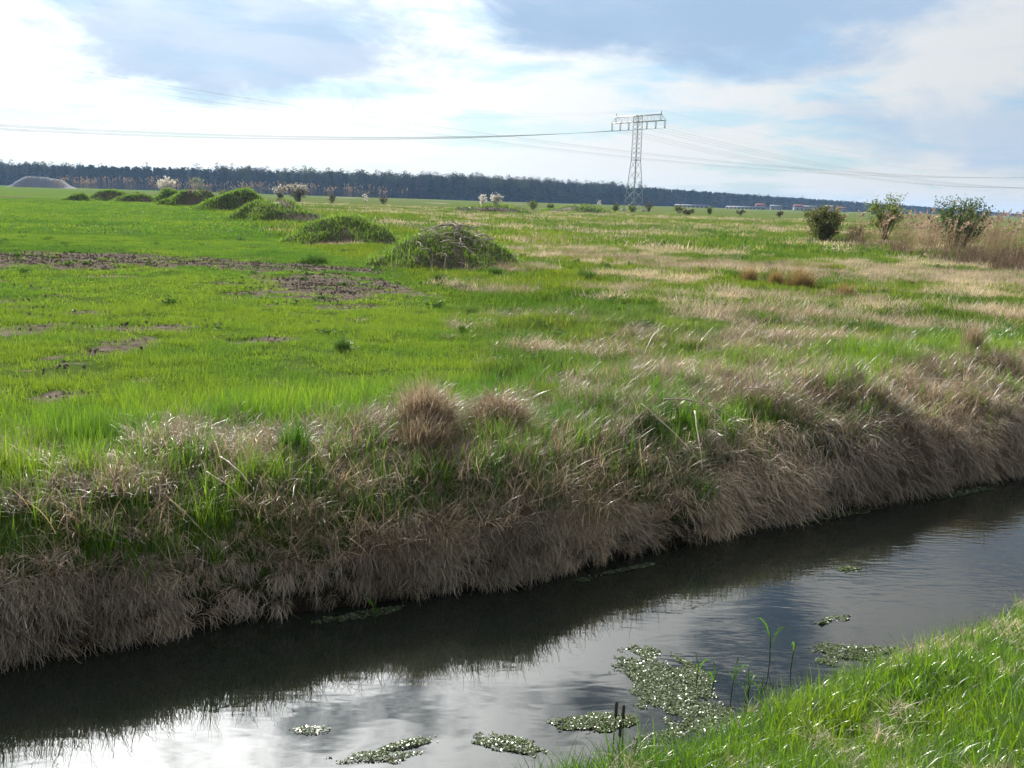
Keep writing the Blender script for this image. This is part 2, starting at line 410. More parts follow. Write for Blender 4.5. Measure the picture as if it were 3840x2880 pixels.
M['bud'] = foliage_mat('budding_leaves', [(.10, .12, .04), (.14, .165, .05), (.18, .20, .07)], .45, .6, 0)
M['willow'] = foliage_mat('willow_leaves', [(.075, .085, .028), (.11, .125, .04), (.155, .165, .06)], .45, .5, .02)
M['willow_pale'] = foliage_mat('pale_leaves', [(.11, .15, .05), (.15, .19, .06), (.19, .22, .08)], .5, .5, .02)
M['willow_dark'] = foliage_mat('dark_leaves', [(.045, .08, .026), (.065, .11, .034), (.095, .14, .045)], .45, .5, .02)
M['blossom'] = foliage_mat('white_blossom', [(.62, .60, .56), (.74, .72, .68), (.80, .79, .76)], .4, .6, 0, tcol=1.0)
M['bark'] = plain_mat('bark', (.085, .068, .05), .9, var=.4, scale=6)
M['brush'] = plain_mat('dead_brushwood', (.33, .28, .23), .75, var=.35, scale=3)
M['cane'] = plain_mat('dry_cane', (.50, .42, .31), .4, var=.3, scale=9, spec=.5)
M['steel'] = plain_mat('galvanised_steel', (.42, .44, .45), .55, .3, .2, 2)
M['pale_steel'] = plain_mat('sunlit_brace_steel', (.55, .57, .56), .6, .0, .15, 2)  # paler than the lattice steel, imitating sun on the diagonal braces
M['glass_ins'] = plain_mat('insulator_porcelain', (.38, .40, .41), .3, .0, .2, 4, .5)
M['wire'] = plain_mat('conductor_wire', (.3, .31, .32), .6, .5, .1, 1)
M['gravel'] = plain_mat('grey_gravel', (.13, .13, .135), .95, var=.25, scale=.6)
M['house_wall'] = plain_mat('house_render', (.38, .37, .35), .9, var=.08, scale=.5)
M['roof_red'] = plain_mat('roof_tile', (.26, .10, .07), .85, var=.2, scale=1)
M['roof_grey'] = plain_mat('grey_sheet_roof', (.17, .18, .20), .8, var=.15, scale=.6)
M['window'] = plain_mat('window_glass', (.03, .035, .04), .1, var=.1, spec=.6)
M['concrete'] = plain_mat('concrete', (.4, .39, .37), .9, var=.15, scale=2)

def ground_material():
    m, t, out = mat_new('earth_and_turf')
    g = t.new('ShaderNodeNewGeometry').outputs['Position']
    soil = t.new('ShaderNodeAttribute', attribute_name='soil').outputs['Fac']
    dry = t.new('ShaderNodeAttribute', attribute_name='dry').outputs['Fac']
    crop = t.new('ShaderNodeAttribute', attribute_name='crop').outputs['Fac']
    far = t.new('ShaderNodeAttribute', attribute_name='far').outputs['Fac']
    n1 = t.noise(g, .7, 8, .62); n2 = t.noise(g, 5.0, 6, .65); n3 = t.noise(g, .03, 6, .6)
    n4 = t.noise(g, .22, 6, .65)
    green = t.mix(n2, (.040, .070, .014, 1), (.085, .125, .028, 1))
    cropc = t.mix(n4, (.080, .150, .018, 1), (.125, .205, .028, 1))
    mead = t.mix(t.ss(n4, .35, .65), (.085, .130, .026, 1), (.150, .140, .060, 1))
    farc = t.mix(crop, mead, cropc)
    farc = t.mix(t.m('MULTIPLY', far, .6), farc, t.mix(t.ss(n3, .4, .6), (.075, .135, .025, 1), (.11, .12, .045, 1)))
    green = t.mix(t.ss(far, .05, .35), green, farc)
    dryc = t.mix(n2, (.18, .145, .105, 1), (.33, .28, .215, 1))
    soilc = t.mix(t.ss(n2, .3, .7), (.07, .056, .044, 1), (.155, .13, .105, 1))
    soilc = t.mix(t.ss(n1, .55, .72), soilc, (.175, .15, .12, 1))
    col = t.mix(t.ss(t.m('ADD', dry, t.m('MULTIPLY', t.m('SUBTRACT', n1, .5), .7)), .3, .6), green, dryc)
    sm = t.ss(t.m('ADD', soil, t.m('MULTIPLY', t.m('SUBTRACT', n2, .5), .8)), .30, .52)
    col = t.mix(sm, col, soilc)
    wet = t.new('ShaderNodeAttribute', attribute_name='mud').outputs['Fac']
    col = t.mix(wet, col, t.mix(n2, (.012, .010, .008, 1), (.035, .028, .02, 1)))
    p = t.new('ShaderNodeBsdfDiffuse'); t.l.new(col, p.inputs['Color'])
    b = t.new('ShaderNodeBump'); b.inputs['Strength'].default_value = .8; b.inputs['Distance'].default_value = .06
    t.l.new(t.m('ADD', n2, n1), b.inputs['Height']); t.l.new(b.outputs[0], p.inputs['Normal'])
    t.l.new(p.outputs[0], out.inputs[0])
    return m

def water_material():
    m, t, out = mat_new('ditch_water')
    g = t.new('ShaderNodeNewGeometry').outputs['Position']
    # ripples driven along the ditch by the wind
    mp = t.new('ShaderNodeMapping'); mp.inputs['Rotation'].default_value = (0, 0, R(-38)); t.l.new(g, mp.inputs[0])
    mp.inputs['Scale'].default_value = (1.0, 2.6, 1)
    a = t.noise(mp.outputs[0], 2.2, 1, .4, .8)
    mp2 = t.new('ShaderNodeMapping'); mp2.inputs['Rotation'].default_value = (0, 0, R(-20)); t.l.new(g, mp2.inputs[0])
    mp2.inputs['Scale'].default_value = (1.0, 3.4, 1)
    bnz = t.noise(mp2.outputs[0], 7.0, 1, .4, .2)
    calm = t.ss(t.noise(g, .45, 3, .5), .38, .66)
    sxx = t.new('ShaderNodeSeparateXYZ'); t.l.new(g, sxx.inputs[0])
    breeze = t.ss(sxx.outputs[0], .2, 5.0)
    hgt = t.m('ADD', t.m('MULTIPLY', a, t.m('ADD', .22, t.m('MULTIPLY', breeze, .25))), t.m('MULTIPLY', bnz, t.m('ADD', .012, t.m('ADD', t.m('MULTIPLY', calm, .035), t.m('MULTIPLY', breeze, .30)))))
    b = t.new('ShaderNodeBump'); b.inputs['Strength'].default_value = .20; b.inputs['Distance'].default_value = .020
    t.l.new(hgt, b.inputs['Height'])
    p = t.new('ShaderNodeBsdfPrincipled')
    p.inputs['Base Color'].default_value = (.013, .016, .012, 1)
    p.inputs['Roughness'].default_value = .015; p.inputs['IOR'].default_value = 1.333
    p.inputs['Specular IOR Level'].default_value = .5
    t.l.new(b.outputs[0], p.inputs['Normal']); t.l.new(p.outputs[0], out.inputs[0])
    return m

M['ground'] = ground_material(); M['water'] = water_material()

# ------------------------------------------------------------------ ground and water
def graded(lo, hi, segs, grow=1.065, far=9000):
    """segs: list of (start, end, step) inside lo..hi, then growing steps outwards"""
    a = np.concatenate([np.arange(s, e, st) for s, e, st in segs] + [[segs[-1][1]]])
    up = [a[-1]]; st = segs[-1][2]
    while up[-1] < far: st *= grow; up.append(up[-1] + st)
    dn = [a[0]]; st = segs[0][2]
    while dn[-1] > -far: st *= grow; dn.append(dn[-1] - st)
    return np.concatenate([np.array(dn[1:])[::-1], a, np.array(up[1:])])

gu = graded(0, 0, [(-3, 14, .11), (14, 40, .25)]); gv = graded(0, 0, [(-1, 3, .2), (3, 9, .065), (9, 40, .25)])
GU, GV = np.meshgrid(gu, gv); gx, gy = to_xy(GU.ravel(), GV.ravel())
gz = height(gx, gy)
nu, nv = len(gu), len(gv)
ii, jj = np.meshgrid(np.arange(nu - 1), np.arange(nv - 1))
b0 = (jj * nu + ii).ravel()
u_, v_ = to_uv(gx, gy)
gm = mesh_np('ground', np.stack([gx, gy, gz], 1), np.stack([b0, b0 + 1, b0 + nu + 1, b0 + nu], 1), M['ground'],
             {'soil': soil_mask(gx, gy), 'dry': dry_mask(gx, gy), 'crop': in_crop(gx, gy),
              'far': sstep(np.hypot(gx, gy), 20, 260),
              'mud': 1 - sstep(gz, -.72, -.45)}, True)
ground = tag(link('ground', gm), kind='structure')
wu = np.linspace(-120, 160, 57); wv = np.array([2.9, 5.3, 7.7])
WU, WV = np.meshgrid(wu, wv); wx, wy = to_xy(WU.ravel(), WV.ravel())
ii, jj = np.meshgrid(np.arange(len(wu) - 1), np.arange(2)); b0 = (jj * len(wu) + ii).ravel()
water = tag(link('water', mesh_np('water', np.stack([wx, wy, np.full_like(wx, WATER_Z)], 1),
            np.stack([b0, b0 + 1, b0 + len(wu) + 1, b0 + len(wu)], 1), M['water'], None, True)), kind='structure')

# ------------------------------------------------------------------ scattering of what nobody could count
def template(name, build, n, mat):
    """n variants of a tuft mesh as unlinked objects"""
    out = []
    for i in range(n):
        a = Acc(); build(a)
        out.append(bpy.data.objects.new(name, a.mesh(name, mat)))
    return out

def scatter(name, temps, P, rot, scl, idx, tone, label, cat):
    coll = bpy.data.collections.new(name + '_tufts')
    order = sorted(range(len(temps)), key=lambda i: i)
    for i in order:
        temps[i].name = 'tuft_%s_%03d' % (name, i); coll.objects.link(temps[i])
    me = bpy.data.meshes.new(name)
    n = len(P)
    me.vertices.add(n); me.vertices.foreach_set('co', np.asarray(P, np.float32).ravel())
    a = me.attributes.new('rot', 'FLOAT_VECTOR', 'POINT'); a.data.foreach_set('vector', np.asarray(rot, np.float32).ravel())
    a = me.attributes.new('scl', 'FLOAT_VECTOR', 'POINT'); a.data.foreach_set('vector', np.asarray(scl, np.float32).ravel())
    a = me.attributes.new('idx', 'INT', 'POINT'); a.data.foreach_set('value', np.asarray(idx, np.int32))
    a = me.attributes.new('tone', 'FLOAT', 'POINT'); a.data.foreach_set('value', np.asarray(tone, np.float32))
    o = link(name, me); tag(o, label, cat, None, 'stuff')
    ng = bpy.data.node_groups.new(name + '_scatter', 'GeometryNodeTree')
    ng.interface.new_socket('Geometry', in_out='INPUT', socket_type='NodeSocketGeometry')
    ng.interface.new_socket('Geometry', in_out='OUTPUT', socket_type='NodeSocketGeometry')
    gi = ng.nodes.new('NodeGroupInput'); go = ng.nodes.new('NodeGroupOutput')
    ci = ng.nodes.new('GeometryNodeCollectionInfo'); ci.inputs['Collection'].default_value = coll
    ci.inputs['Separate Children'].default_value = True; ci.inputs['Reset Children'].default_value = True
    ip = ng.nodes.new('GeometryNodeInstanceOnPoints'); ip.inputs['Pick Instance'].default_value = True
    def na(nm, ty):
        x = ng.nodes.new('GeometryNodeInputNamedAttribute'); x.data_type = ty; x.inputs[0].default_value = nm
        return x.outputs[0]
    L = ng.links.new
    L(gi.outputs[0], ip.inputs['Points']); L(ci.outputs[0], ip.inputs['Instance'])
    L(na('idx', 'INT'), ip.inputs['Instance Index'])
    L(na('rot', 'FLOAT_VECTOR'), ip.inputs['Rotation']); L(na('scl', 'FLOAT_VECTOR'), ip.inputs['Scale'])
    L(ip.outputs[0], go.inputs[0])
    md = o.modifiers.new('scatter', 'NODES'); md.node_group = ng
    return o

def in_view(x, y, m=1.6):
    return (np.abs(x) < y * .60 + m) & (y > 1.0)

def sow(dens_fn, dmin, dmax, base, xmax=None):
    """points in the sector dmin..dmax, base per square metre, thinned by dens_fn(x, y) in 0..1"""
    area_x = dmax * .62 + 3
    n = int(base * 2 * area_x * (dmax - 0 if dmin < 3 else dmax - dmin * .8))
    x = rng.uniform(-area_x, area_x, n); y = rng.uniform(0 if dmin < 3 else dmin * .8, dmax, n)
    r = np.hypot(x, y)
    k_ = in_view(x, y) & (r >= dmin) & (r < dmax)
    x, y = x[k_], y[k_]
    k_ = rng.random(len(x)) < dens_fn(x, y)
    return x[k_], y[k_]

def arc_blades(n, rad, lmin, lmax, wid, segs, lean=(.05, .5), bend=(.1, .9), taper=True, z0=-.01):
    a = rng.uniform(0, 2 * np.pi, n); rr = rad * np.sqrt(rng.random(n))
    base = np.stack([rr * np.cos(a), rr * np.sin(a), np.full(n, z0)], 1)
    L = rng.uniform(lmin, lmax, n)
    da = rng.uniform(0, 2 * np.pi, n); le = rng.uniform(*lean, n); be = rng.uniform(*bend, n)
    t = np.linspace(0, 1, segs + 1)
    ang = le[:, None] + be[:, None] * t[None, :] ** 1.5          # from the vertical
    st = (L / segs)[:, None]
    dx = np.sin(ang) * st; dz = np.cos(ang) * st
    cx = np.concatenate([np.zeros((n, 1)), np.cumsum(dx[:, :-1], 1)], 1); cz = np.concatenate([np.zeros((n, 1)), np.cumsum(dz[:, :-1], 1)], 1)
    P = base[:, None, :] + np.stack([cx * np.cos(da)[:, None], cx * np.sin(da)[:, None], cz], -1)
    side = np.stack([-np.sin(da + rng.normal(0, .5, n)), np.cos(da), np.zeros(n)], 1); side /= np.linalg.norm(side, axis=1, keepdims=True)
    wd = wid * rng.uniform(.7, 1.3, n)[:, None] * (1 - .92 * t[None, :] ** 1.6 if taper else np.ones_like(t)[None, :])
    return P, wd, side

def T_lush(a): a.ribbons(*arc_blades(20, .08, .07, .20, .0065, 4, (.02, .5), (.1, 1.3))); a.ribbons(*arc_blades(8, .07, .18, .30, .0065, 4, (.02, .3), (.1, 1.1)))
def T_near(a):
    a.ribbons(*arc_blades(15, .075, .08, .20, .0085, 5, (.02, .6), (.2, 1.7)))
    a.ribbons(*arc_blades(6, .06, .18, .33, .0095, 6, (.02, .35), (.3, 1.8)))
def T_crop(a): a.ribbons(*arc_blades(46, .17, .04, .10, .0065, 2, (.05, .7), (.1, .9)))
def T_mead(a): a.ribbons(*arc_blades(44, .15, .06, .17, .0065, 3, (.05, .6), (.1, 1.0)))
def T_mid(a): a.ribbons(*arc_blades(85, .38, .06, .15, .013, 2, (.05, .7), (.1, .9)))
def T_midcrop(a): a.ribbons(*arc_blades(90, .38, .04, .085, .013, 2, (.05, .8), (.1, .9)))
def T_far(a): a.ribbons(*arc_blades(160, 1.1, .08, .20, .032, 2, (.05, .8), (.1, .9)))
def T_farcrop(a): a.ribbons(*arc_blades(130, 1.1, .05, .11, .05, 2, (.1, .9), (.1, .9)))
def T_mat(a):                                            # matted dead grass lying in swirls
    P, w, s = arc_blades(60, .16, .07, .30, .0052, 5, (.4, 1.35), (.2, 1.4), z0=.0)
    P[:, :, 2] = np.maximum(P[:, :, 2], .0) + rng.uniform(0, .035, (len(P), 1)); a.ribbons(P, w, s)
def T_matmid(a):
    P, w, s = arc_blades(80, .36, .10, .28, .0075, 3, (.5, 1.3), (.2, .9), z0=.0)
    P[:, :, 2] = np.maximum(P[:, :, 2], .0) + rng.uniform(0, .05, (len(P), 1)); a.ribbons(P, w, s)
def T_matfar(a):
    P, w, s = arc_blades(120, 1.0, .12, .32, .028, 2, (.4, 1.2), (.2, .9), z0=.0)
    P[:, :, 2] = np.maximum(P[:, :, 2], .0); a.ribbons(P, w, s)
def T_hang(a):                                           # dead grass hanging down the bank, along +X
    n = 36
    L = rng.uniform(.18, .44, n); t = np.linspace(0, 1, 6)
    az_ = rng.normal(0, .45, n); st = rng.uniform(.2, 1.6, n); en = rng.uniform(1.8, 3.0, n)
    ang = st[:, None] + (en - st)[:, None] * np.clip(t * 1.7, 0, 1)[None, :]
    ang = ang + rng.normal(0, .06, ang.shape)
    dx = np.sin(ang) * (L / 5)[:, None]; dz = np.cos(ang) * (L / 5)[:, None]
    cx = np.concatenate([np.zeros((n, 1)), np.cumsum(dx[:, :-1], 1)], 1); cz = np.concatenate([np.zeros((n, 1)), np.cumsum(dz[:, :-1], 1)], 1)
    b = np.stack([rng.normal(0, .02, n), rng.normal(0, .06, n), rng.normal(0, .02, n)], 1)
    azz = az_[:, None] + np.cumsum(rng.normal(0, .10, (n, 6)), 1)
    P = b[:, None, :] + np.stack([cx * np.cos(azz), cx * np.sin(azz) + np.cumsum(rng.normal(0, .004, (n, 6)), 1), cz], -1)
    w = .0055 * rng.uniform(.6, 1.5, n)[:, None] * np.array([.8, 1, 1, .9, .7, .25])[None, :]
    a.ribbons(P, w, np.stack([-np.sin(az_), np.cos(az_), rng.normal(0, .3, n)], 1))

def Rz(n): return np.stack([rng.normal(0, .08, n), rng.normal(0, .08, n), rng.uniform(0, 6.283, n)], 1)
def S3(n, lo, hi): s = rng.uniform(lo, hi, n); return np.stack([s, s, s * rng.uniform(.8, 1.25, n)], 1)

def bank_w(x, y):
    u, v = to_uv(x, y); return v - far_edge(u)
def patchy(x, y, s, seed, lo=.42, hi=.6): return sstep(fbm(x, y, s, 3, seed), lo, hi)

def tone_of(x, y, seed=5):
    return np.clip(.5 + (fbm(x, y, .35, 3, seed) - .5) * 1.5 + (fbm(x, y, 1.5, 2, seed + 9) - .5) * 1.0 + (fbm(x, y, .06, 2, seed + 4) - .5) * .9 + rng.normal(0, .10, len(x)), 0, 1)

# --- near bank under the camera
def near_ok(x, y):
    u, v = to_uv(x, y); n = near_edge(u) - v
    return ((n > -.05) & (n < 3.6) & (u > -1.5)).astype(float)
x, y = sow(near_ok, 0.8, 12, 430)
k_ = rng.random(len(x)) < np.clip(1.4 - np.hypot(x, y) / 14, .4, 1)
x, y = x[k_], y[k_]; n = len(x); z = height(x, y)
s = S3(n, .45, .85) * (.55 + .9 * fbm(x, y, 1.6, 2, 171))[:, None]
scatter('near_bank_grass', template('t', T_near, 9, M['lush']), np.stack([x, y, z], 1), Rz(n) * [2, 2, 1], s, rng.integers(0, 9, n), np.clip(.15 + .9 * tone_of(x * 2.2, y * 2.2, 11), 0, 1),
        'lush bright green grass on the near bank at lower right', 'grass')
x, y = sow(lambda x, y: near_ok(x, y) * (.2 + .8 * patchy(x, y, 1.2, 15, .5, .62)), 0.8, 12, 24)
n = len(x); z = height(x, y) + .10
scatter('near_bank_dead_grass', template('t', T_mat, 4, M['straw']), np.stack([x, y, z], 1), Rz(n), S3(n, .3, .6), rng.integers(0, 4, n), rng.random(n),
        'pale curled dead blades among the lush near bank grass', 'grass')

# --- far bank: dead grass hanging over the water
nh = 9500
u = rng.uniform(-4.5, 19, nh)
vf = far_edge(u); rightness = sstep(u, 4.5, 8)
w = np.where(rng.random(nh) < .72, rng.uniform(.02, .22, nh), rng.uniform(.20, .60, nh))
x, y = to_xy(u, vf + w); z = height(x, y) + .01
shag = fbm(x, y, 1.5, 2, 57)
k_ = in_view(x, y, 1.2) & (rng.random(nh) < np.where(w < .33, .25 + .75 * sstep(shag, .30, .46), (.06 + .50 * rightness) * sstep(shag, .32, .5)))
x, y, z, w, u, shag = x[k_], y[k_], z[k_], w[k_], u[k_], shag[k_]; n = len(x)
ad = math.atan2(-DV[1], -DV[0])
rot = np.stack([rng.normal(0, .22, n), rng.normal(-.08, .30, n), ad + rng.normal(0, .55, n) + (vnoise(u * 1.1, w * 2.5, 77) - .5) * 2.4], 1)
sc_ = S3(n, .45, 1.0) * (.62 + .55 * vnoise(u * .8, u * 0, 91))[:, None] * (.70 + .28 * sstep(u, 4, 8))[:, None]
scatter('hanging_dead_grass', template('t', T_hang, 10, M['dead_face']), np.stack([x, y, z], 1), rot, sc_, rng.integers(0, 10, n), np.clip(.5 + (fbm(x, y, 1.1, 2, 19) - .5) * 2 + rng.normal(0, .2, n), 0, 1),
        'brown dead grass hanging down the far bank to the water', 'grass')

# --- far bank top: matted dead grass with green coming through
def mat_d(x, y):
    w = bank_w(x, y)
    zone = sstep(w, .05, .16) * (1 - sstep(w, 1.5, 2.7)) * (.26 + .74 * patchy(x, y, 1.1, 101, .40, .55)) * np.where(w > .5, .8, 1)
    return np.where(w < .06, 0, np.clip(np.maximum(zone, dry_mask(x, y) * .95), 0, 1))
x, y = sow(mat_d, 5.5, 19, 95); n = len(x)
scatter('matted_dead_grass', template('t', T_mat, 7, M['dead']), np.stack([x, y, height(x, y)], 1), Rz(n), S3(n, .7, 1.3), rng.integers(0, 7, n), np.clip(.45 + (fbm(x, y, .8, 2, 23) - .5) * 1.6 + rng.normal(0, .2, n), 0, 1),
        'matted pale dead grass on the crest of the far bank', 'grass')
x, y = sow(lambda x, y: (dry_mask(x, y) > .32) * .95, 19, 48, 12); n = len(x)
scatter('meadow_dead_grass', template('t', T_matmid, 6, M['dead_far']), np.stack([x, y, height(x, y)], 1), Rz(n), S3(n, .7, 1.3), rng.integers(0, 6, n), np.clip(.5 + (fbm(x, y, .4, 2, 25) - .5) * 1.6 + rng.normal(0, .2, n), 0, 1),
        'pale dead grass lying in patches across the middle meadow', 'grass')
x, y = sow(lambda x, y: (dry_mask(x, y) > .35) * .9 * (bank_w(x, y) > 3), 48, 200, .8); n = len(x)
scatter('distant_dead_grass', template('t', T_matfar, 5, M['dead_far']), np.stack([x, y, height(x, y)], 1), Rz(n), S3(n, .8, 1.6), rng.integers(0, 5, n), rng.random(n),
        'brownish dead grass in the far meadow before the bushes', 'grass')

# --- green grass of the bank top and meadow, close
def lush_d(x, y):
    w = bank_w(x, y); u, v = to_uv(x, y)
    crest = sstep(w, .5, 1.6) * (1 - sstep(w, 2.6, 4.2)) * (.34 + .66 * patchy(x, y, .95, 111, .42, .56))
    face = sstep(w, .06, .25) * (1 - sstep(w, 1.0, 1.5)) * (.42 + .58 * patchy(x, y, 1.4, 113, .42, .56)) * (1 - .35 * sstep(to_uv(x, y)[0], 7, 9))
    return np.clip(np.maximum(crest, face) * (1 - .75 * dry_mask(x, y)), 0, 1)
x, y = sow(lush_d, 5.5, 19, 175); n = len(x)
scatter('far_bank_grass', template('t', T_lush, 7, M['lush']), np.stack([x, y, height(x, y)], 1), Rz(n), S3(n, .55, 1.1) * (.75 + .65 * fbm(x, y, 1.2, 2, 181))[:, None], rng.integers(0, 7, n), tone_of(x, y, 31),
        'tall bright green grass along the top of the far bank', 'grass')
def mead_d(x, y):
    w = bank_w(x, y)
    return sstep(w, 1.4, 2.6) * (1 - in_crop(x, y)) * (1 - .72 * dry_mask(x, y)) * (.55 + .45 * patchy(x, y, .8, 121, .3, .5)) * (1 - soil_mask(x, y) * .95)
x, y = sow(mead_d, 8, 20, 72); n = len(x)
scatter('meadow_grass', template('t', T_mead, 7, M['meadow']), np.stack([x, y, height(x, y)], 1), Rz(n), S3(n, .7, 1.35), rng.integers(0, 7, n), tone_of(x, y, 33),
        'rough green meadow grass behind the far bank on the right', 'grass')
def crop_d(x, y):
    w = bank_w(x, y)
    return sstep(w, 1.8, 3.0) * in_crop(x, y) * np.clip(1 - soil_mask(x, y) * 1.4, .07, 1) * (.22 + .78 * patchy(x, y, 1.1, 131, .34, .50))
x, y = sow(crop_d, 8, 20, 72); n = len(x)
scatter('field_grass', template('t', T_crop, 7, M['crop']), np.stack([x, y, height(x, y)], 1), Rz(n), S3(n, .7, 1.25), rng.integers(0, 7, n), tone_of(x, y, 35),
        'short even green crop in the field on the left', 'grass')
x, y = sow(crop_d, 20, 50, 15); n = len(x)
scatter('middle_field_grass', template('t', T_midcrop, 6, M['crop']), np.stack([x, y, height(x, y)], 1), Rz(n), S3(n, .7, 1.25), rng.integers(0, 6, n), tone_of(x, y, 35),
        'short green crop around the bare soil strip on the left', 'grass')
x, y = sow(mead_d, 20, 50, 15); n = len(x)
scatter('middle_meadow_grass', template('t', T_mid, 6, M['meadow_far']), np.stack([x, y, height(x, y)], 1), Rz(n), S3(n, .7, 1.4), rng.integers(0, 6, n), tone_of(x, y, 33),
        'rough green grass of the middle meadow beside the heaps', 'grass')
x, y = sow(crop_d, 50, 165, 1.6); n = len(x)
scatter('distant_field_grass', template('t', T_farcrop, 5, M['crop']), np.stack([x, y, height(x, y)], 1), Rz(n), S3(n, .8, 1.5), rng.integers(0, 5, n), tone_of(x, y, 35),
        'far even green crop left of the row of heaps', 'grass')
x, y = sow(mead_d, 50, 190, 1.3); n = len(x)
scatter('distant_meadow_grass', template('t', T_far, 5, M['meadow_far']), np.stack([x, y, height(x, y)], 1), Rz(n), S3(n, .8, 1.7), rng.integers(0, 5, n), tone_of(x, y, 33),
        'far rough green meadow right of the row of heaps', 'grass')
# dark broad-leaved weeds dotted through meadow and field
def T_weed(a):
    n_ = 60; p = rng.normal(0, 1, (n_, 3)) * np.array([.10, .10, .05]); p[:, 2] = np.abs(p[:, 2]) + .03
    a.cards(p, rng.uniform(.05, .09, n_), None, .5)
    a.ribbons(*arc_blades(14, .10, .10, .2, .012, 3, (.1, .6), (.1, 1)))
x, y = sow(lambda x, y: (bank_w(x, y) > 2) * (.25 + .75 * patchy(x, y, .5, 141, .50, .64)) * (.3 + .7 * (1 - in_crop(x, y))), 9, 48, 1.6); n = len(x)
scatter('dark_weeds', template('t', T_weed, 5, M['weed']), np.stack([x, y, height(x, y)], 1), Rz(n), S3(n, .25, .85), rng.integers(0, 5, n), rng.random(n),
        'small dark green weeds dotted through the grass', 'weeds')
# clods on the bare soil
def T_clod(a):
    for i in range(9):
        c = np.array([rng.normal(0, .16), rng.normal(0, .16), .01]); q_ = rng.uniform(.010, .026)
        a.cards(np.repeat(c[None], 5, 0) + rng.normal(0, q_ * .3, (5, 3)), q_ * 1.6, None, 0, 1.1)
x, y = sow(lambda x, y: np.clip(soil_mask(x, y) * 1.2 - .15, 0, 1), 9, 46, 9); n = len(x)
M['clod'] = foliage_mat('soil_clods', [(.09, .073, .056), (.17, .142, .112), (.25, .22, .18)], 0.0, .5, .02)
scatter('soil_clods', template('t', T_clod, 5, M['clod']), np.stack([x, y, height(x, y)], 1), Rz(n), S3(n, .6, 1.5), rng.integers(0, 5, n), rng.random(n),
        'loose dark clods on the bare soil strip', 'soil')

# ------------------------------------------------------------------ the far wood, one mass of trees
def T_pine(a):
    H_ = rng.uniform(17, 22)
    a.tube([[0, 0, 0], [.1, 0, H_ * .5], [0, .1, H_ * .95]], [.28, .2, .05], 5)
    n_ = 190; zz_ = rng.uniform(.28, 1, n_); rad = 2.7 * np.sqrt(np.clip(1.06 - zz_, 0, 1) / .7) * rng.uniform(.35, 1, n_)
    an = rng.uniform(0, 6.28, n_)
    a.cards(np.stack([rad * np.cos(an), rad * np.sin(an), zz_ * H_], 1), rng.uniform(.7, 1.5, n_), None, .45)
def T_broad(a):
    H_ = rng.uniform(17, 23)
    a.tube([[0, 0, 0], [.2, .1, H_ * .35], [0, .2, H_ * .8]], [.32, .22, .05], 5)
    for i in range(16):
        an = rng.uniform(0, 6.28); z0 = H_ * rng.uniform(.3, .65); ln = H_ * rng.uniform(.2, .33)
        p0 = np.array([0, 0, z0]); p1 = p0 + ln * np.array([.55 * math.cos(an), .55 * math.sin(an), .75])
        a.tube([p0, (p0 + p1) / 2 + [0, 0, .4], p1], [.10, .07, .03], 3, False)
        n_ = 16
        a.cards(p1 + rng.normal(0, 1.1, (n_, 3)), rng.uniform(.4, .9, n_), None, .2, 2.2)
def T_under(a):
    n_ = 130; p = rng.normal(0, 1, (n_, 3)) * [2.0, 2.0, 1.4]; p[:, 2] = np.minimum(np.abs(p[:, 2]) * 2.2, rng.uniform(2.5, 5.2, n_)) + .1; p[:, :2] = np.clip(p[:, :2], -3.6, 3.6)
    a.cards(p, rng.uniform(.6, 1.3, n_), None, .2)
ft = template('t', T_pine, 5, M['pine']) + template('t', T_broad, 4, M['wood_bare']) + template('t', T_broad, 2, M['wood_bud']) + template('t', T_under, 3, M['wood_bare'])
front = np.array([(-760, 1000), (-460, 920), (-229, 835), (-41, 850), (122, 1035), (365, 1350), (560, 1560), (930, 1980), (1300, 2250)], float)
seg = np.hypot(*np.diff(front, axis=0).T); cum = np.concatenate([[0], np.cumsum(seg)])
P, idx, scl = [], [], []
s_ = 0.0
while s_ < cum[-1]:
    fx_, fy_ = np.interp(s_, cum, front[:, 0]), np.interp(s_, cum, front[:, 1])
    dd = math.hypot(fx_, fy_)
    hs_ = float(np.interp(s_, cum, [1, 1, 1, 1, .97, .82, .68, .34, .2]))
    pinev = vnoise(np.array([s_ / 130.]), np.array([.5]), 3)[0]
    for row in range(9):
        depth_ = row * (8 + dd * .004) + rng.uniform(-3, 3)
        jx = rng.normal(0, 2)
        px_, py_ = fx_ * (1 + depth_ / dd) + jx, fy_ * (1 + depth_ / dd)
        P.append((px_, py_, 0))
        if row in (0, 2) or (row == 1 and rng.random() < .4):
            idx.append(rng.integers(11, 14)); scl.append((rng.uniform(.7, 1.5) if row == 0 else rng.uniform(1.4, 2.4)) * hs_); continue
        pine = rng.random() < (.9 if pinev < .45 else .35 if s_ < 1000 else .9)
        idx.append(rng.integers(0, 5) if pine else (rng.integers(9, 11) if rng.random() < .22 else rng.integers(5, 9)))
        scl.append(rng.uniform(.86, 1.08) * (1.12 if not pine and s_ < 1000 else 1.0) * hs_)
    s_ += (3.4 + max(0, dd - 900) * .0015) * (.55 + .45 * hs_)
P = np.array(P); idx = np.array(idx); scl = np.array(scl); k_ = in_view(P[:, 0], P[:, 1], 60)
P, idx, scl = P[k_], idx[k_], scl[k_]; n = len(P)
scatter('far_wood', ft, P, np.stack([np.zeros(n), np.zeros(n), rng.uniform(0, 6.28, n)], 1), np.stack([scl] * 3, 1), idx, rng.random(n),
        'dark bluish belt of pines and bare trees along the horizon', 'wood')

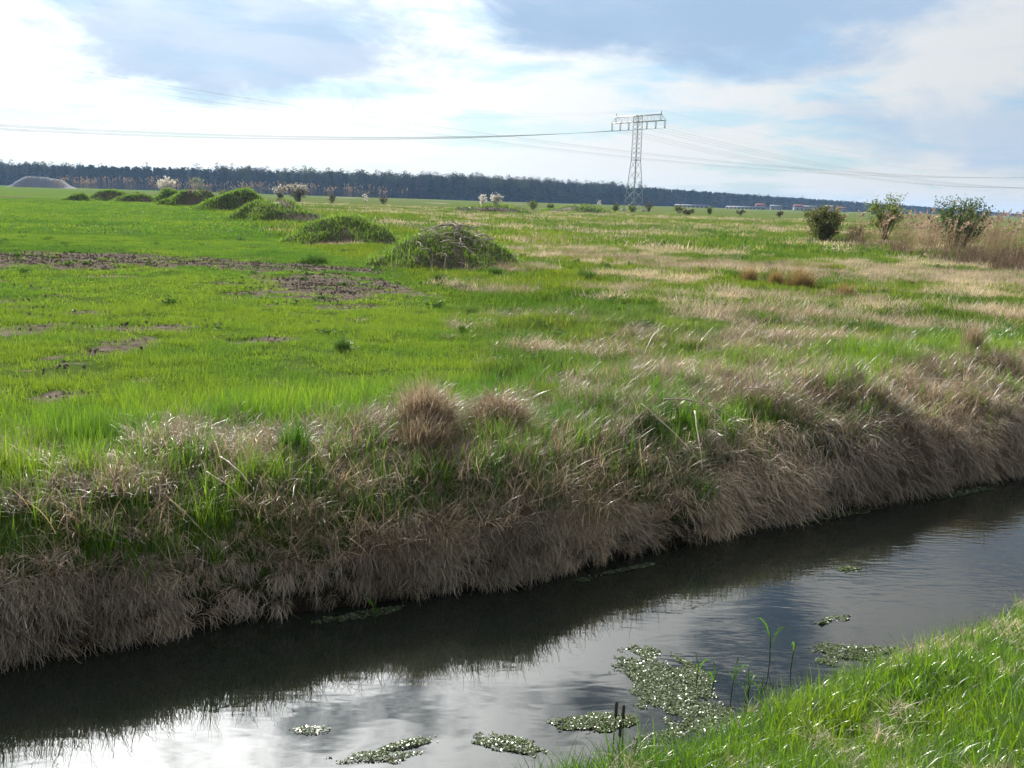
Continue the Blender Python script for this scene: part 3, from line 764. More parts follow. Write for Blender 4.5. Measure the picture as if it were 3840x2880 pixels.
# ------------------------------------------------------------------ reed beds
def reed_build(hmin, hmax, nst, plume_w, stalk_w, spread, lean):
    def f(a):
        an = rng.uniform(0, 6.28, nst); rr = spread * np.sqrt(rng.random(nst))
        b = np.stack([rr * np.cos(an), rr * np.sin(an), np.zeros(nst)], 1)
        Hh = rng.uniform(hmin, hmax, nst); da = rng.normal(0, .9, nst); le = rng.uniform(.02, lean, nst)
        t = np.linspace(0, 1, 4)
        P_ = b[:, None, :] + np.stack([np.cos(da)[:, None] * (le * Hh)[:, None] * t ** 2, np.sin(da)[:, None] * (le * Hh)[:, None] * t ** 2, Hh[:, None] * t], -1)
        a.ribbons(P_, np.full((nst, 4), stalk_w))
        for i in range(nst):                                # a few narrow leaves
            for j in range(3):
                t0 = rng.uniform(.2, .8); p0 = b[i] + np.array([math.cos(da[i]) * le[i] * Hh[i] * t0 ** 2, math.sin(da[i]) * le[i] * Hh[i] * t0 ** 2, Hh[i] * t0])
                aa = rng.uniform(0, 6.28); L_ = rng.uniform(.2, .5)
                pp = np.array([p0, p0 + [L_ * .4 * math.cos(aa), L_ * .4 * math.sin(aa), L_ * .25], p0 + [L_ * math.cos(aa), L_ * math.sin(aa), L_ * .1]])
                a.ribbons(pp[None], np.array([[stalk_w, stalk_w * 1.3, stalk_w * .2]]))
    return f
def plume_build(hmin, hmax, nst, w_, spread):
    def f(a):
        for i in range(nst):
            an = rng.uniform(0, 6.28); rr = spread * math.sqrt(rng.random()); Hh = rng.uniform(hmin, hmax); da = rng.normal(0.3, .5)
            tip = np.array([rr * math.cos(an), rr * math.sin(an), Hh])
            k2 = 12; L_ = rng.uniform(.22, .38); s0 = rng.uniform(0, 1, k2)
            st = tip + np.stack([np.cos(da) * L_ * .5 * s0, np.sin(da) * L_ * .5 * s0, L_ * .8 * s0], 1)
            dv = np.stack([np.cos(da) * .8 + rng.normal(0, .5, k2), np.sin(da) + rng.normal(0, .5, k2), rng.uniform(-.5, .4, k2)], 1) * rng.uniform(.05, .13, k2)[:, None]
            a.ribbons(np.stack([st, st + dv * .6, st + dv], 1), np.tile(np.array([w_, w_ * 1.2, w_ * .3]), (k2, 1)))
            a.ribbons(np.stack([tip - [0, 0, Hh * .55], tip, tip + [math.cos(da) * .1, math.sin(da) * .1, .3]], 0)[None], np.full((1, 3), .012))
    return f
def litter(a):
    a.ribbons(*arc_blades(70, .45, .3, .9, .016, 3, (.1, .9), (.1, 1.2)))
def reed_zone(x, y):
    # bounded on the near side by a line running in from the right edge of the view
    fr = np.interp(y, [34, 37, 42, 48, 58, 68, 80], [21.5, 18.6, 17.4, 17.8, 17.9, 18.6, 30])
    return sstep(x - fr, 0, 1.0) * (y > 35) * (y < 78) * (.55 + .45 * patchy(x, y, .3, 151, .35, .55))
x, y = sow(lambda x, y: reed_zone(x, y) * (.08 + .92 * sstep(52 - y, -6, 10)), 34, 82, 2.0); n = len(x); z = height(x, y)
back = sstep(y, 40, 52)
scatter('reed_litter', template('t', litter, 5, M['reed_low']), np.stack([x, y, z], 1), Rz(n), S3(n, .7, 1.25), rng.integers(0, 5, n), rng.random(n),
        'low brown tangle of dead reed leaves at the right edge', 'reeds')
x, y = sow(lambda x, y: reed_zone(x, y) * sstep(y, 37, 50) * sstep(x, 16.5, 22), 34, 82, .5); n = len(x); z = height(x, y)
sc_ = S3(n, .75, 1.1); rt_ = np.stack([rng.normal(0, .05, n), rng.normal(.08, .06, n), rng.normal(0, .5, n)], 1)
scatter('reed_stalks', template('t', reed_build(1.0, 1.75, 8, .02, .012, .45, .3), 5, M['reed']), np.stack([x, y, z], 1), rt_, sc_, rng.integers(0, 5, n), rng.random(n),
        'tall dry reed stalks around the bushes at right', 'reeds')
k_ = rng.random(n) < .75
scatter('reed_plumes', template('t', plume_build(1.25, 1.95, 4, .045, .5), 6, M['plume']), np.stack([x, y, z], 1)[k_], rt_[k_], sc_[k_], rng.integers(0, 6, int(k_.sum())), rng.random(int(k_.sum())),
        'pinkish beige reed plumes standing around the bushes at right', 'reeds')
# the thin far line of reeds before the wood on the left
n = 260
x = rng.uniform(-108, -25, n); y = 238 + rng.normal(0, 6, n) + (x + 60) * -.15
k_ = rng.random(n) < np.interp(x, [-108, -60, -25], [1, .9, .5]) * (.4 + .6 * patchy(x, y, .12, 161)); x, y = x[k_], y[k_]; n = len(x)
scatter('far_reed_line', template('t', plume_build(2.9, 3.7, 4, .09, 1.0), 5, M['plume']), np.stack([x, y, np.zeros(n)], 1), Rz(n) * [.3, .3, 1], S3(n, .9, 1.05), rng.integers(0, 5, n), rng.random(n),
        'thin far line of pale reed plumes before the wood on the left', 'reeds')
# thin dry stems standing singly in the meadow
def T_stem(a):
    P_, w_, s_2 = arc_blades(6, .25, .2, .45, .007, 3, (.05, .6), (.05, .8)); a.ribbons(P_, w_ * .8 + .003, s_2)
x, y = sow(lambda x, y: (bank_w(x, y) > 4) * (1 - in_crop(x, y)) * (.15 + dry_mask(x, y)), 14, 95, .35); n = len(x)
scatter('dry_stems', template('t', T_stem, 5, M['dead']), np.stack([x, y, height(x, y)], 1), Rz(n), S3(n, .6, 1.3), rng.integers(0, 5, n), rng.random(n),
        'thin dry stems standing in the meadow', 'stems')

# ------------------------------------------------------------------ overgrown heaps in a row
M['heap'] = plain_mat('heap_soil', (.085, .07, .048), .95, var=.5, scale=3, bump=.5)
def heap(x, y, w, dp, h, label, n_grass, blade, brown, brush=False, bw=1.0):
    w *= 1.22; dp *= 1.25; h *= .86
    root = empty('overgrown_heap', (x, y, float(height(np.array([x]), np.array([y]))[0]) - .05))
    tag(root, label, 'heap', 'overgrown heaps along the field edge')
    sd_ = int(abs(x * 7 + y * 3)) % 50
    nx_, ny_ = 36, 28
    gx_, gy_ = np.meshgrid(np.linspace(-1.15, 1.15, nx_), np.linspace(-1.15, 1.15, ny_))
    lop = rng.uniform(-.35, .35)
    def hz(a, b):
        n1 = (fbm(a * 1.6 + 5, b * 1.6, 1.0, 2, sd_) - .5) * 1.3; r2 = (a + n1 * .35) ** 2 + (b + n1 * .3) ** 2
        z_ = np.clip(1 - r2, 0, 1) ** 1.4 * (1 + lop * a) * (1 + .5 * (fbm(a + 3, b + 3, 1.5, 2, sd_ + 5) - .5))
        return h * (z_ * (.85 + (fbm(a, b, 2.6, 3, sd_ + 7)) * .36)) - .12 * (r2 > 1)
    zz_ = hz(gx_, gy_)
    ii_, jj_ = np.meshgrid(np.arange(nx_ - 1), np.arange(ny_ - 1)); b_ = (jj_ * nx_ + ii_).ravel()
    link('soil_body', mesh_np('soil_body', np.stack([gx_ * w / 2, gy_ * dp / 2, zz_], -1).reshape(-1, 3), np.stack([b_, b_ + 1, b_ + nx_ + 1, b_ + nx_], 1), M['heap'], None, True), root)
    def cover(name, mat, n_, lo, hi, wid, dens):
        a_ = rng.uniform(-1.02, 1.02, n_); c_ = rng.uniform(-1.02, 1.02, n_)
        k2 = (a_ ** 2 + c_ ** 2 < 1.08) & (rng.random(n_) < dens(a_, c_)); a_, c_ = a_[k2], c_[k2]
        if len(a_) < 3: return
        P_, w_, s2 = arc_blades(len(a_), 0, lo * .9, hi * .95, wid, 3, (.1, 1.0), (.1, 1.1))
        P_ += np.stack([a_ * w / 2, c_ * dp / 2, hz(a_, c_)], 1)[:, None, :]
        ac = Acc(); ac.ribbons(P_, w_, s2)
        tag(link(name, ac.mesh(name, mat), root), kind='stuff')
    bm_ = lambda a_, c_: sstep(fbm(a_ * 2, c_ * 2, 1.0, 3, sd_ + 3) + (a_ * .12 - c_ * .10), .60 - brown * .25, .74 - brown * .25)
    cover('grass_cover', M['mound_green'], n_grass * 2, blade * .7, blade * 1.7, blade * .17 * bw, lambda a_, c_: 1 - .92 * bm_(a_, c_))
    cover('sunlit_rim_grass', M['meadow'], int(n_grass * 1.2), blade * .7, blade * 1.5, blade * .16 * bw, lambda a_, c_: np.clip(sstep(c_ - .15 + (fbm(a_, c_, 2, 2, sd_ + 9) - .5) * 1.4, -.1, .6) * .9 + .5 * sstep(-a_ + (fbm(a_, c_, 2.2, 2, sd_ + 29) - .5) * 1.5, 0, .7), 0, 1))  # sunlit rim and left side of the heap imitated by a second grass colour
    cover('dead_grass', M['reed_low'], int(n_grass * .7), blade * .7, blade * 1.8, blade * .08 * bw, lambda a_, c_: bm_(a_, c_))
    cover('weed_clumps', M['weed'], int(n_grass * .6), blade * .6, blade * 1.3, blade * .2 * bw, lambda a_, c_: sstep(fbm(a_ * 2, c_ * 2, 1.6, 2, sd_ + 17), .56, .66) * (1 - bm_(a_, c_)))
    if brush:
        a_b = Acc()
        for i in range(170):
            a_ = rng.normal(.18, .26); c_ = rng.normal(-.1, .32); L_ = rng.uniform(.25, .95)
            p0 = np.array([a_ * w / 2, c_ * dp / 2, float(hz(np.array([a_]), np.array([c_]))[0]) + rng.uniform(0, .22)])
            an = rng.uniform(0, 6.28); ve = rng.normal(-.05, .35); dv = np.array([math.cos(an), math.sin(an), ve]); dv /= np.linalg.norm(dv)
            t_ = np.linspace(0, 1, 5)[:, None]
            pts = p0 + dv * L_ * t_ + np.cumsum(rng.normal(0, .035, (5, 3)), 0) + np.array([0, 0, -.25]) * t_ ** 2 * L_
            a_b.tube(pts, np.linspace(rng.uniform(.012, .028), .006, 5), 4)
        tag(link('brushwood', a_b.mesh('brushwood', M['brush']), root), kind='stuff')
        cover('dead_stalks', M['reed_low'], 2600, .12, .36, .016, lambda a_, c_: np.exp(-((a_ - .25) ** 2 / .09 + (c_ + .15) ** 2 / .25)))
    return root
heap(-2.4, 33.0, 4.3, 4.2, 1.10, 'nearest overgrown heap, topped with grey brushwood and dead stalks', 5200, .15, .35, True)
heap(-7.9, 46.0, 4.6, 4.6, 1.30, 'second nearest heap, green with a brown lower face', 4600, .16, .35, bw=1.2)
heap(-17.0, 73.5, 6.2, 6.2, 1.75, 'broad third heap of dark weeds, right of the smooth grassy heap', 4600, .2, .45, bw=1.5)
heap(-29.0, 105.5, 7.4, 7.0, 2.25, 'tallest smooth green heap between two broad ones, fourth from the brushwood', 4200, .22, .0, bw=2.0)
heap(-39.5, 127, 7.4, 7.0, 2.25, 'green heap with a brown right flank behind the tallest one', 3800, .24, .35, bw=2.2)
heap(-49.0, 147, 6.4, 6.4, 2.35, 'small dark green heap just below the white blossoming bush', 3200, .24, .1, bw=2.4)
heap(-53.5, 146, 6.5, 5.5, 1.45, 'low greyish brown heap left of the dark green one', 2600, .24, .8, bw=2.4)
heap(-58.0, 148, 5.8, 5.2, 1.75, 'dark weedy heap, second from the left end of the row', 2600, .24, .1, bw=2.4)
heap(-58.5, 138, 3.6, 3.4, 1.05, 'smallest heap at the far left end of the row', 1800, .24, .0, bw=2.4)
heap(11.5, 205, 14, 9, 1.3, 'low green heap in the far meadow below the pylon', 2400, .3, .1, bw=3)
heap(-3.0, 150, 12, 7, 1.5, 'low brown brush heap in the far middle meadow', 2400, .3, .9, bw=3)

# ------------------------------------------------------------------ bushes
def bush(name, x, y, h, w, leafmat, n_leaf, leaf, label, cat, group, stems=14, low=.25, z=None, fork=0.0, up=1.0, gaps=.16, extra=None):
    z0 = float(height(np.array([float(x)]), np.array([float(y)]))[0]) - .03
    root = empty(name, (x, y, z0)); tag(root, label, cat, group)
    a = Acc(); pts_all = []
    for i in range(stems):
        an = i * 2.4 + rng.normal(0, .4); out_ = w / 2 * math.sqrt((i + .7) / stems) * rng.uniform(.75, 1.1)
        hh = h * (1 - .35 * (out_ / (w / 2)) ** 2) * rng.uniform(.82, 1.05)
        base = np.array([rng.normal(0, .06), rng.normal(0, .06), fork * h])
        tip = np.array([out_ * math.cos(an), out_ * math.sin(an), hh])
        ctl = base + (tip - base) * .45 + np.array([0, 0, h * .12 * up])
        t = np.linspace(0, 1, 7)[:, None]
        base = base + np.array([out_ * .25 * math.cos(an), out_ * .25 * math.sin(an), 0]) * (fork == 0)
        pts = (1 - t) ** 2 * base + 2 * t * (1 - t) * ctl + t ** 2 * tip + rng.normal(0, .012 * h, (7, 3)) * t
        a.tube(pts, np.linspace(.011 * h, .003 * h, 7), 4, False)
        pts_all.append(pts)
        for j in range(4):                                  # side twigs
            q0 = pts[rng.integers(2, 6)]; q1 = q0 + rng.normal(0, .13, 3) * h * np.array([1, 1, .6]) + [0, 0, .07 * h]
            a.tube([q0, (q0 + q1) / 2 + [0, 0, .01 * h], q1], [.004 * h, .003 * h, .0015 * h], 3, False)
            pts_all.append(np.stack([q0 + (q1 - q0) * s2 for s2 in np.linspace(.2, 1, 6)] + [q1]))
    if fork > 0: a.tube([[0, 0, 0], [.02, 0, fork * h * .6], [0, 0, fork * h * 1.05]], [.02 * h, .016 * h, .013 * h], 6)
    link('stems', a.mesh('stems', M['bark']), root)
    pa = np.concatenate(pts_all); pa = pa[pa[:, 2] > low * h]
    c = pa[rng.integers(0, len(pa), n_leaf)]
    cl = vnoise(c[:, 0] * 5 / h + 3, c[:, 2] * 5 / h + c[:, 1] * 3 / h, 17)
    c = c[cl > gaps]
    c = c + rng.normal(0, .045 * h, c.shape)
    a = Acc(); a.cards(c, rng.uniform(leaf * .6, leaf * 1.4, len(c)), None, 0, 1.8)
    link('foliage', a.mesh('foliage', leafmat), root)
    if extra:
        m_, nn_, lo_, nm_ = extra
        k3 = pa[pa[:, 2] > lo_ * h]; c = k3[rng.integers(0, len(k3), nn_)] + rng.normal(0, .05 * h, (nn_, 3))
        a = Acc(); a.cards(c, rng.uniform(leaf * .7, leaf * 1.3, nn_), None, 0, 1.2); tag(link(nm_, a.mesh(nm_, m_), root), kind='stuff')
    return root
GB = 'bushes at the right edge'
bush('willow_bush', 19.2, 65.0, 2.45, 2.9, M['willow'], 5200, .085, 'dense rounded olive willow bush standing left of the reeds', 'bush', GB, 38, .06, up=.9)
bush('young_tree', 22.0, 62.0, 3.1, 2.6, M['willow_pale'], 2200, .085, 'pale green young tree with a thin trunk amid the reeds', 'tree', GB, 18, .30, fork=.16, up=1.2)
bush('spreading_bush', 24.9, 58.5, 3.1, 3.8, M['willow_dark'], 3000, .085, 'dark green spreading bush with upright twigs at far right', 'bush', GB, 24, .12, up=.5)
bush('low_shrub', 21.8, 66.5, 1.5, 1.6, M['bare'], 500, .08, 'small brownish bare shrub right of the willow bush', 'bush', GB, 10, .1)
GW = 'white blossoming bushes in the far meadow'
bush('blossom_bush', -83, 246, 4.6, 5.4, M['blossom'], 1500, .30, 'round white blossoming bush behind the left heaps', 'bush', GW, 16, .12, gaps=.05)
bush('blossom_bush', -51.5, 243, 4.4, 5.0, M['bare'], 700, .28, 'brownish bush with a white blossoming crown behind the third heap', 'bush', GW, 16, .05, extra=(M['blossom'], 420, .62, 'blossom'))
bush('blossom_bush', -56.0, 245, 3.9, 3.4, M['bare'], 300, .28, 'smaller white blossoming bush touching the brownish one', 'bush', GW, 10, .05, extra=(M['blossom'], 330, .45, 'blossom'))
bush('blossom_bush', -5.2, 245, 3.7, 2.6, M['blossom'], 420, .26, 'white blossoming bush in the middle, brown at its foot', 'bush', GW, 10, .45, extra=(M['bare'], 200, .1, 'twigs'))
bush('blossom_bush', -8.2, 246, 3.2, 1.9, M['blossom'], 260, .24, 'small white blossoming bush beside the middle one', 'bush', GW, 8, .3)
bush('blossom_bush', 20.3, 262, 3.0, .7, M['blossom'], 60, .22, 'thin white blossoming sapling left of the pylon', 'bush', GW, 4, .3)
bush('blossom_bush', -38.5, 262, 2.7, .9, M['blossom'], 70, .22, 'tiny white blossoming sapling right of the far bare shrub', 'bush', GW, 4, .3)
GS = 'shrubs dotted over the far meadow'
for (px_, py_, hh, ww, mt, lab) in [
    (-42.5, 238, 3.4, 2.9, 'bare', 'bare little tree right of the brownish blossom bush'),
    (-62.5, 236, 3.2, 4.5, 'bare', 'bare brown shrub behind the tallest heap'),
    (-68.0, 240, 3.4, 4.0, 'bud', 'olive budding shrub above the tallest heap'),
    (-31.0, 240, 2.8, 4.0, 'bare', 'low bare shrub between the blossom bushes'),
    (3.3, 232, 2.9, 3.0, 'bud', 'yellowish green shrub right of the middle blossom bush'),
    (7.6, 240, 2.2, 2.6, 'bud', 'low pale shrub right of the yellowish green one'),
    (15.2, 236, 2.9, 2.4, 'willow', 'olive shrub, first of a pair left of the pylon'),
    (18.0, 232, 2.0, 2.2, 'bud', 'low bright shrub, second of a pair left of the pylon'),
    (22.6, 240, 3.0, 2.5, 'willow', 'round olive shrub on a short stem left of the pylon'),
    (27.0, 245, 2.4, 3.2, 'bud', 'pale budding shrub at the left foot of the pylon'),
    (33.0, 262, 3.6, 3.0, 'bare', 'greyish bare shrub in front of the pylon foot'),
    (38.5, 248, 3.0, 3.4, 'willow', 'olive shrub at the right foot of the pylon'),
    (46.5, 252, 3.1, 2.4, 'willow_pale', 'bright yellow green shrub right of the pylon'),
    (53.5, 250, 2.3, 3.2, 'bare', 'brownish low shrub right of the bright yellow green one'),
    (62.0, 246, 2.2, 2.8, 'bare', 'bare low shrub halfway from pylon to willow bush'),
    (67.0, 240, 2.2, 2.6, 'bud', 'pale low shrub left of the round green shrub'),
    (71.5, 236, 2.6, 2.4, 'willow_pale', 'round bright green shrub left of the willow bush'),
    (33.5, 205, 2.0, 3.6, 'bare', 'brown twiggy shrub in the meadow below the pylon'),
    (-74.5, 190, 2.2, 2.2, 'bare', 'brown shrub behind the left end of the heaps'),
    (-70.5, 192, 1.8, 3.2, 'bare', 'low reddish brown shrub behind the second left heap')]:
    bush('meadow_shrub', px_, py_, hh * .72, ww * .9, M[mt], 260 if mt != 'bare' else 170, .26, lab, 'bush', GS, 12, .02)
bush('edge_tree', -237, 770, 11, 13, M['bud'], 420, 1.0, 'small pale budding tree before the dark wood on the left', 'tree', None, 10, .2)

# ------------------------------------------------------------------ far heap of gravel, sheds and houses
def gravel_heap(x, y):
    root = empty('gravel_heap', (x, y, 0)); tag(root, 'long flat-topped grey gravel heap before the wood at far left', 'heap')
    prof = [(-19, 0), (-15.5, 2.6), (-12, 5.0), (-9, 6.6), (4, 6.4), (7, 5.6), (12, 5.3), (15, 3.6), (17, 2.0), (20, 0)]
    rows = [(-9, 0.0), (-5.5, .55), (-2.5, .97), (0, 1.0), (2.5, .95), (6, .5), (9, 0)]
    V = []; px_ = np.linspace(-19, 20, 46); hz_ = np.interp(px_, *np.array(prof).T)
    for ry, f in rows:
        for a_, b_ in zip(px_, hz_): V.append((a_ + rng.normal(0, .15), ry + rng.normal(0, .2), max(0, b_ * f + rng.normal(0, .12)) if f else -.2))
    n_ = len(px_); ii_, jj_ = np.meshgrid(np.arange(n_ - 1), np.arange(len(rows) - 1)); b_ = (jj_ * n_ + ii_).ravel()
    link('gravel_body', mesh_np('gravel_body', np.array(V), np.stack([b_, b_ + 1, b_ + n_ + 1, b_ + n_], 1), M['gravel']), root)
gravel_heap(-298, 650)

def house(x, y, w, dp, h, rz, roofm, label, cat='house', pitch=.5):
    root = empty('shed' if cat == 'shed' else 'house', (x, y, 0), rz); tag(root, label, cat, 'far buildings before the wood')
    a = Acc(); a.box((0, 0, h / 2 - .1), (w, dp, h + .2))
    link('wall', a.mesh('wall', M['house_wall']), root)
    a = Acc(); o_ = .4; rh = dp / 2 * pitch
    V = [(-w / 2 - o_, -dp / 2 - o_, h), (w / 2 + o_, -dp / 2 - o_, h), (w / 2 + o_, dp / 2 + o_, h), (-w / 2 - o_, dp / 2 + o_, h), (-w / 2 - o_, 0, h + rh), (w / 2 + o_, 0, h + rh)]
    a.add(V, [[0, 1, 5, 4], [2, 3, 4, 5], [0, 3, 2, 1]], [[0, 4, 3], [1, 2, 5]])
    link('roof', a.mesh('roof', roofm), root)
    nw = max(2, int(w / 4))
    wm = Acc(); wm.box((0, 0, 0), (1.3, .1, 1.4)); wme = wm.mesh('window', M['window'])
    for i in range(nw):
        link('window', wme, root, (-w / 2 + (i + .5) * w / nw, -dp / 2 - .03, h * .5))
    dm = Acc(); dm.box((0, 0, 0), (1.1, .1, 2.1)); link('door', dm.mesh('door', M['bark']), root, (w / 2 - 1.0, -dp / 2 - .03, 1.05))
for (x_, y_, w_, d_, h_, rz_, rm, lab, ct) in [
    (345, 1480, 13, 9, 5.5, .1, 'roof_red', 'far pale house with a red roof, leftmost of the hamlet', 'house'),
    (372, 1500, 16, 9, 4.2, -.1, 'roof_grey', 'far low pale house under a grey roof', 'house'),
    (396, 1470, 12, 9, 6.0, .2, 'roof_red', 'far white house with a steep red roof in the hamlet', 'house'),
    (418, 1490, 20, 10, 4.5, 0, 'roof_grey', 'long grey roofed barn at the hamlet', 'barn'),
    (442, 1480, 11, 9, 6.5, .1, 'house_wall', 'tall white house at the right end of the hamlet', 'house'),
    (466, 1500, 14, 9, 4.5, -.2, 'roof_red', 'far house half hidden behind the willow bush', 'house'),
    (575, 1560, 18, 9, 5, .1, 'roof_grey', 'far grey roofed building behind the reeds', 'house')]:
    house(x_ * .72, y_ * .72, w_ * .7, d_ * .7, h_ * .6, rz_, M[rm], lab, ct, .8)
house(158, 940, 32, 8, 1.3, -.5, M['roof_grey'], 'long low pale shed right of the pylon, nearest the wood', 'shed', .3)
house(222, 1010, 40, 8, 1.3, -.6, M['roof_grey'], 'long low pale shed farther right, before the hamlet', 'shed', .3)

# ------------------------------------------------------------------ pylon and wires
LD = np.array([.809, .588])                                  # direction of the line, right and away
AD = np.array([.588, -.809])                                 # direction of the cross-arm, right and nearer
PX, PY = 33.4, 300.0
def pylon():
    root = empty('lattice_pylon', (PX, PY, 0)); tag(root, 'grey steel lattice pylon with one wide cross-arm and six insulators', 'pylon')
    def p3(a_, l_, z_): return np.array([a_ * AD[0] + l_ * LD[0], a_ * AD[1] + l_ * LD[1], z_])
    Zw, Zb, Zt = 14.3, 24.9, 26.6                            # waist, lower chord, upper chord
    def half(z_): return np.interp(z_, [0, Zw, Zt], [2.0, .95, .9])
    for sa, sl in ((-1, -1), (1, -1), (1, 1), (-1, 1)):
        a = Acc(); a.tube([p3(sa * half(z_), sl * half(z_), z_) for z_ in (0, Zw, Zt)], .09, 4); leg = link('leg', a.mesh('leg', M['steel']), root)
        f = Acc(); f.box(p3(sa * 2.0, sl * 2.0, .1), (.9, .9, .7), math.atan2(AD[1], AD[0])); link('footing', f.mesh('footing', M['concrete']), leg)
    corners = [(-1, -1), (1, -1), (1, 1), (-1, 1)]
    a = Acc()
    zl = list(np.linspace(0, Zw, 6)) + list(np.linspace(Zw, Zb, 9)[1:]) + [Zt]
    for i in range(len(zl) - 1):
        for c in range(4):
            c0, c1 = corners[c], corners[(c + 1) % 4]
            h0, h1 = half(zl[i]), half(zl[i + 1])
            a.tube([p3(c0[0] * h0, c0[1] * h0, zl[i]), p3(c1[0] * h1, c1[1] * h1, zl[i + 1])], .045, 4, False)
            a.tube([p3(c1[0] * h0, c1[1] * h0, zl[i]), p3(c0[0] * h1, c0[1] * h1, zl[i + 1])], .045, 4, False)
    link('lattice_bracing', a.mesh('lattice_bracing', M['steel']), root)
    for z_ in (Zw, Zb, Zt):
        a = Acc()
        for c in range(4):
            c0, c1 = corners[c], corners[(c + 1) % 4]; h0 = half(z_) + .02
            a.tube([p3(c0[0] * h0, c0[1] * h0, z_), p3(c1[0] * h0, c1[1] * h0, z_)], .09, 4)
        link('belt_frame', a.mesh('belt_frame', M['steel']), root)
    Wb, Wt = 11.3, 9.4
    arm = None
    a = Acc()
    for sl in (-1, 1):
        a.tube([p3(-Wb, sl * .25, Zb), p3(-1, sl * .9, Zb), p3(1, sl * .9, Zb), p3(Wb, sl * .25, Zb)], .10, 4)
        a.tube([p3(-Wt, sl * .25, Zt), p3(-1, sl * .85, Zt), p3(1, sl * .85, Zt), p3(Wt, sl * .25, Zt)], .09, 4)
    arm = link('cross_arm', a.mesh('cross_arm', M['steel']), root)
    a = Acc()
    for sl in (-1, 1):
        w_ = lambda q_: sl * np.interp(abs(q_), [1, 10], [.88, .25])
        xs = np.linspace(-9.4, 9.4, 15)
        for i in range(14):
            z0, z1 = (Zb, Zt) if i % 2 == 0 else (Zt, Zb)
            a.tube([p3(xs[i], w_(xs[i]), z0), p3(xs[i + 1], w_(xs[i + 1]), z1)], .05, 4, False)
        for s2 in (-1, 1): a.tube([p3(s2 * Wb, sl * .25, Zb), p3(s2 * Wt, sl * .25, Zt)], .05, 4, False); a.tube([p3(s2 * 9.4, sl * .25, Zb), p3(s2 * Wt, sl * .25, Zt)], .06, 4, False)
    link('arm_lacing', a.mesh('arm_lacing', M['steel']), arm)
    for s2 in (-1, 1):
        a = Acc(); a.tube([p3(s2 * Wt, 0, Zt - .1), p3(s2 * Wt, 0, Zt + 1.15)], [.18, .07], 5); link('earth_wire_peak', a.mesh('earth_wire_peak', M['steel']), root)
    for q_ in (-11.0, -7.4, -3.8, 3.8, 7.4, 11.0):
        a = Acc()
        for off in (-.22, .22):
            zs = np.linspace(Zb, Zb - 1.9, 15); rr = np.where(np.arange(15) % 2 == 0, .05, .13)
            pts = np.array([p3(q_ + off, 0, z_) for z_ in zs]); pts[-3:] += (np.array([p3(q_, 0, z_) for z_ in zs[-3:]]) - pts[-3:]) * np.array([.3, .6, .9])[:, None]
            a.tube(pts, rr, 6)
        ins = link('insulator', a.mesh('insulator', M['glass_ins']), root)
        c = Acc(); c.box(p3(q_, 0, Zb - 2.0), (.45, .25, .25), math.atan2(LD[1], LD[0])); link('clamp', c.mesh('clamp', M['steel']), ins)
    for s2 in (-1, 1):                                      # diagonal braces low on the legs, sunlit look put into their pale colour
        a = Acc(); a.tube([p3(s2 * 1.2 - .3, -1.75, 6.0), p3(s2 * 1.2 + .7, -1.75, 7.8)], .14, 4); link('diagonal_brace', a.mesh('diagonal_brace', M['pale_steel']), root)
pylon()

def wire(pts, label, group, rad=.03):
    a = Acc(); a.tube(pts, rad, 5, False); return tag(link('power_cable', a.mesh('power_cable', M['wire'])), label, 'cable', group)
order = ['leftmost', 'second', 'third', 'fourth', 'fifth', 'rightmost']
for i, q_ in enumerate((-11.0, -7.4, -3.8, 3.8, 7.4, 11.0)):
    pts = []
    for s_ in np.concatenate([np.linspace(-350, 0, 40), np.linspace(0, 350, 40)[1:]]):
        t_ = abs(s_) / 350.; pts.append((PX + q_ * AD[0] + s_ * LD[0], PY + q_ * AD[1] + s_ * LD[1], 22.85 - 4 * 10.2 * t_ * (1 - t_)))
    wire(pts, 'thin power cable hung from the %s insulator of the pylon' % order[i], 'cables of the pylon', .022)
for i, q_ in enumerate((-9.4, 9.4)):
    pts = []
    for s_ in np.concatenate([np.linspace(-350, 0, 40), np.linspace(0, 350, 40)[1:]]):
        t_ = abs(s_) / 350.; pts.append((PX + q_ * AD[0] + s_ * LD[0], PY + q_ * AD[1] + s_ * LD[1], 27.7 - 4 * 9.5 * t_ * (1 - t_)))
    wire(pts, 'thin earth wire over the %s peak of the cross-arm' % ('left', 'right')[i], 'cables of the pylon', .010)
for i, q_ in enumerate((-9.5, -6.2, -5.0, 3.0, 6.2, 7.4)):
    pts = []
    for s_ in np.linspace(-112, 700, 90):
        hh = 11.1 + 2.28e-4 * (s_ - 90) ** 2 if s_ < 290 else 11.1 + 2.28e-4 * (s_ - 490) ** 2
        pts.append((q_ * AD[0] + s_ * LD[0], 200 + q_ * AD[1] + s_ * LD[1], hh))
    wire(pts, 'power cable of the nearer line falling from upper left, %s from its far side' % ('first', 'second', 'third', 'fourth', 'fifth', 'last')[i], 'cables of the nearer line', .010)

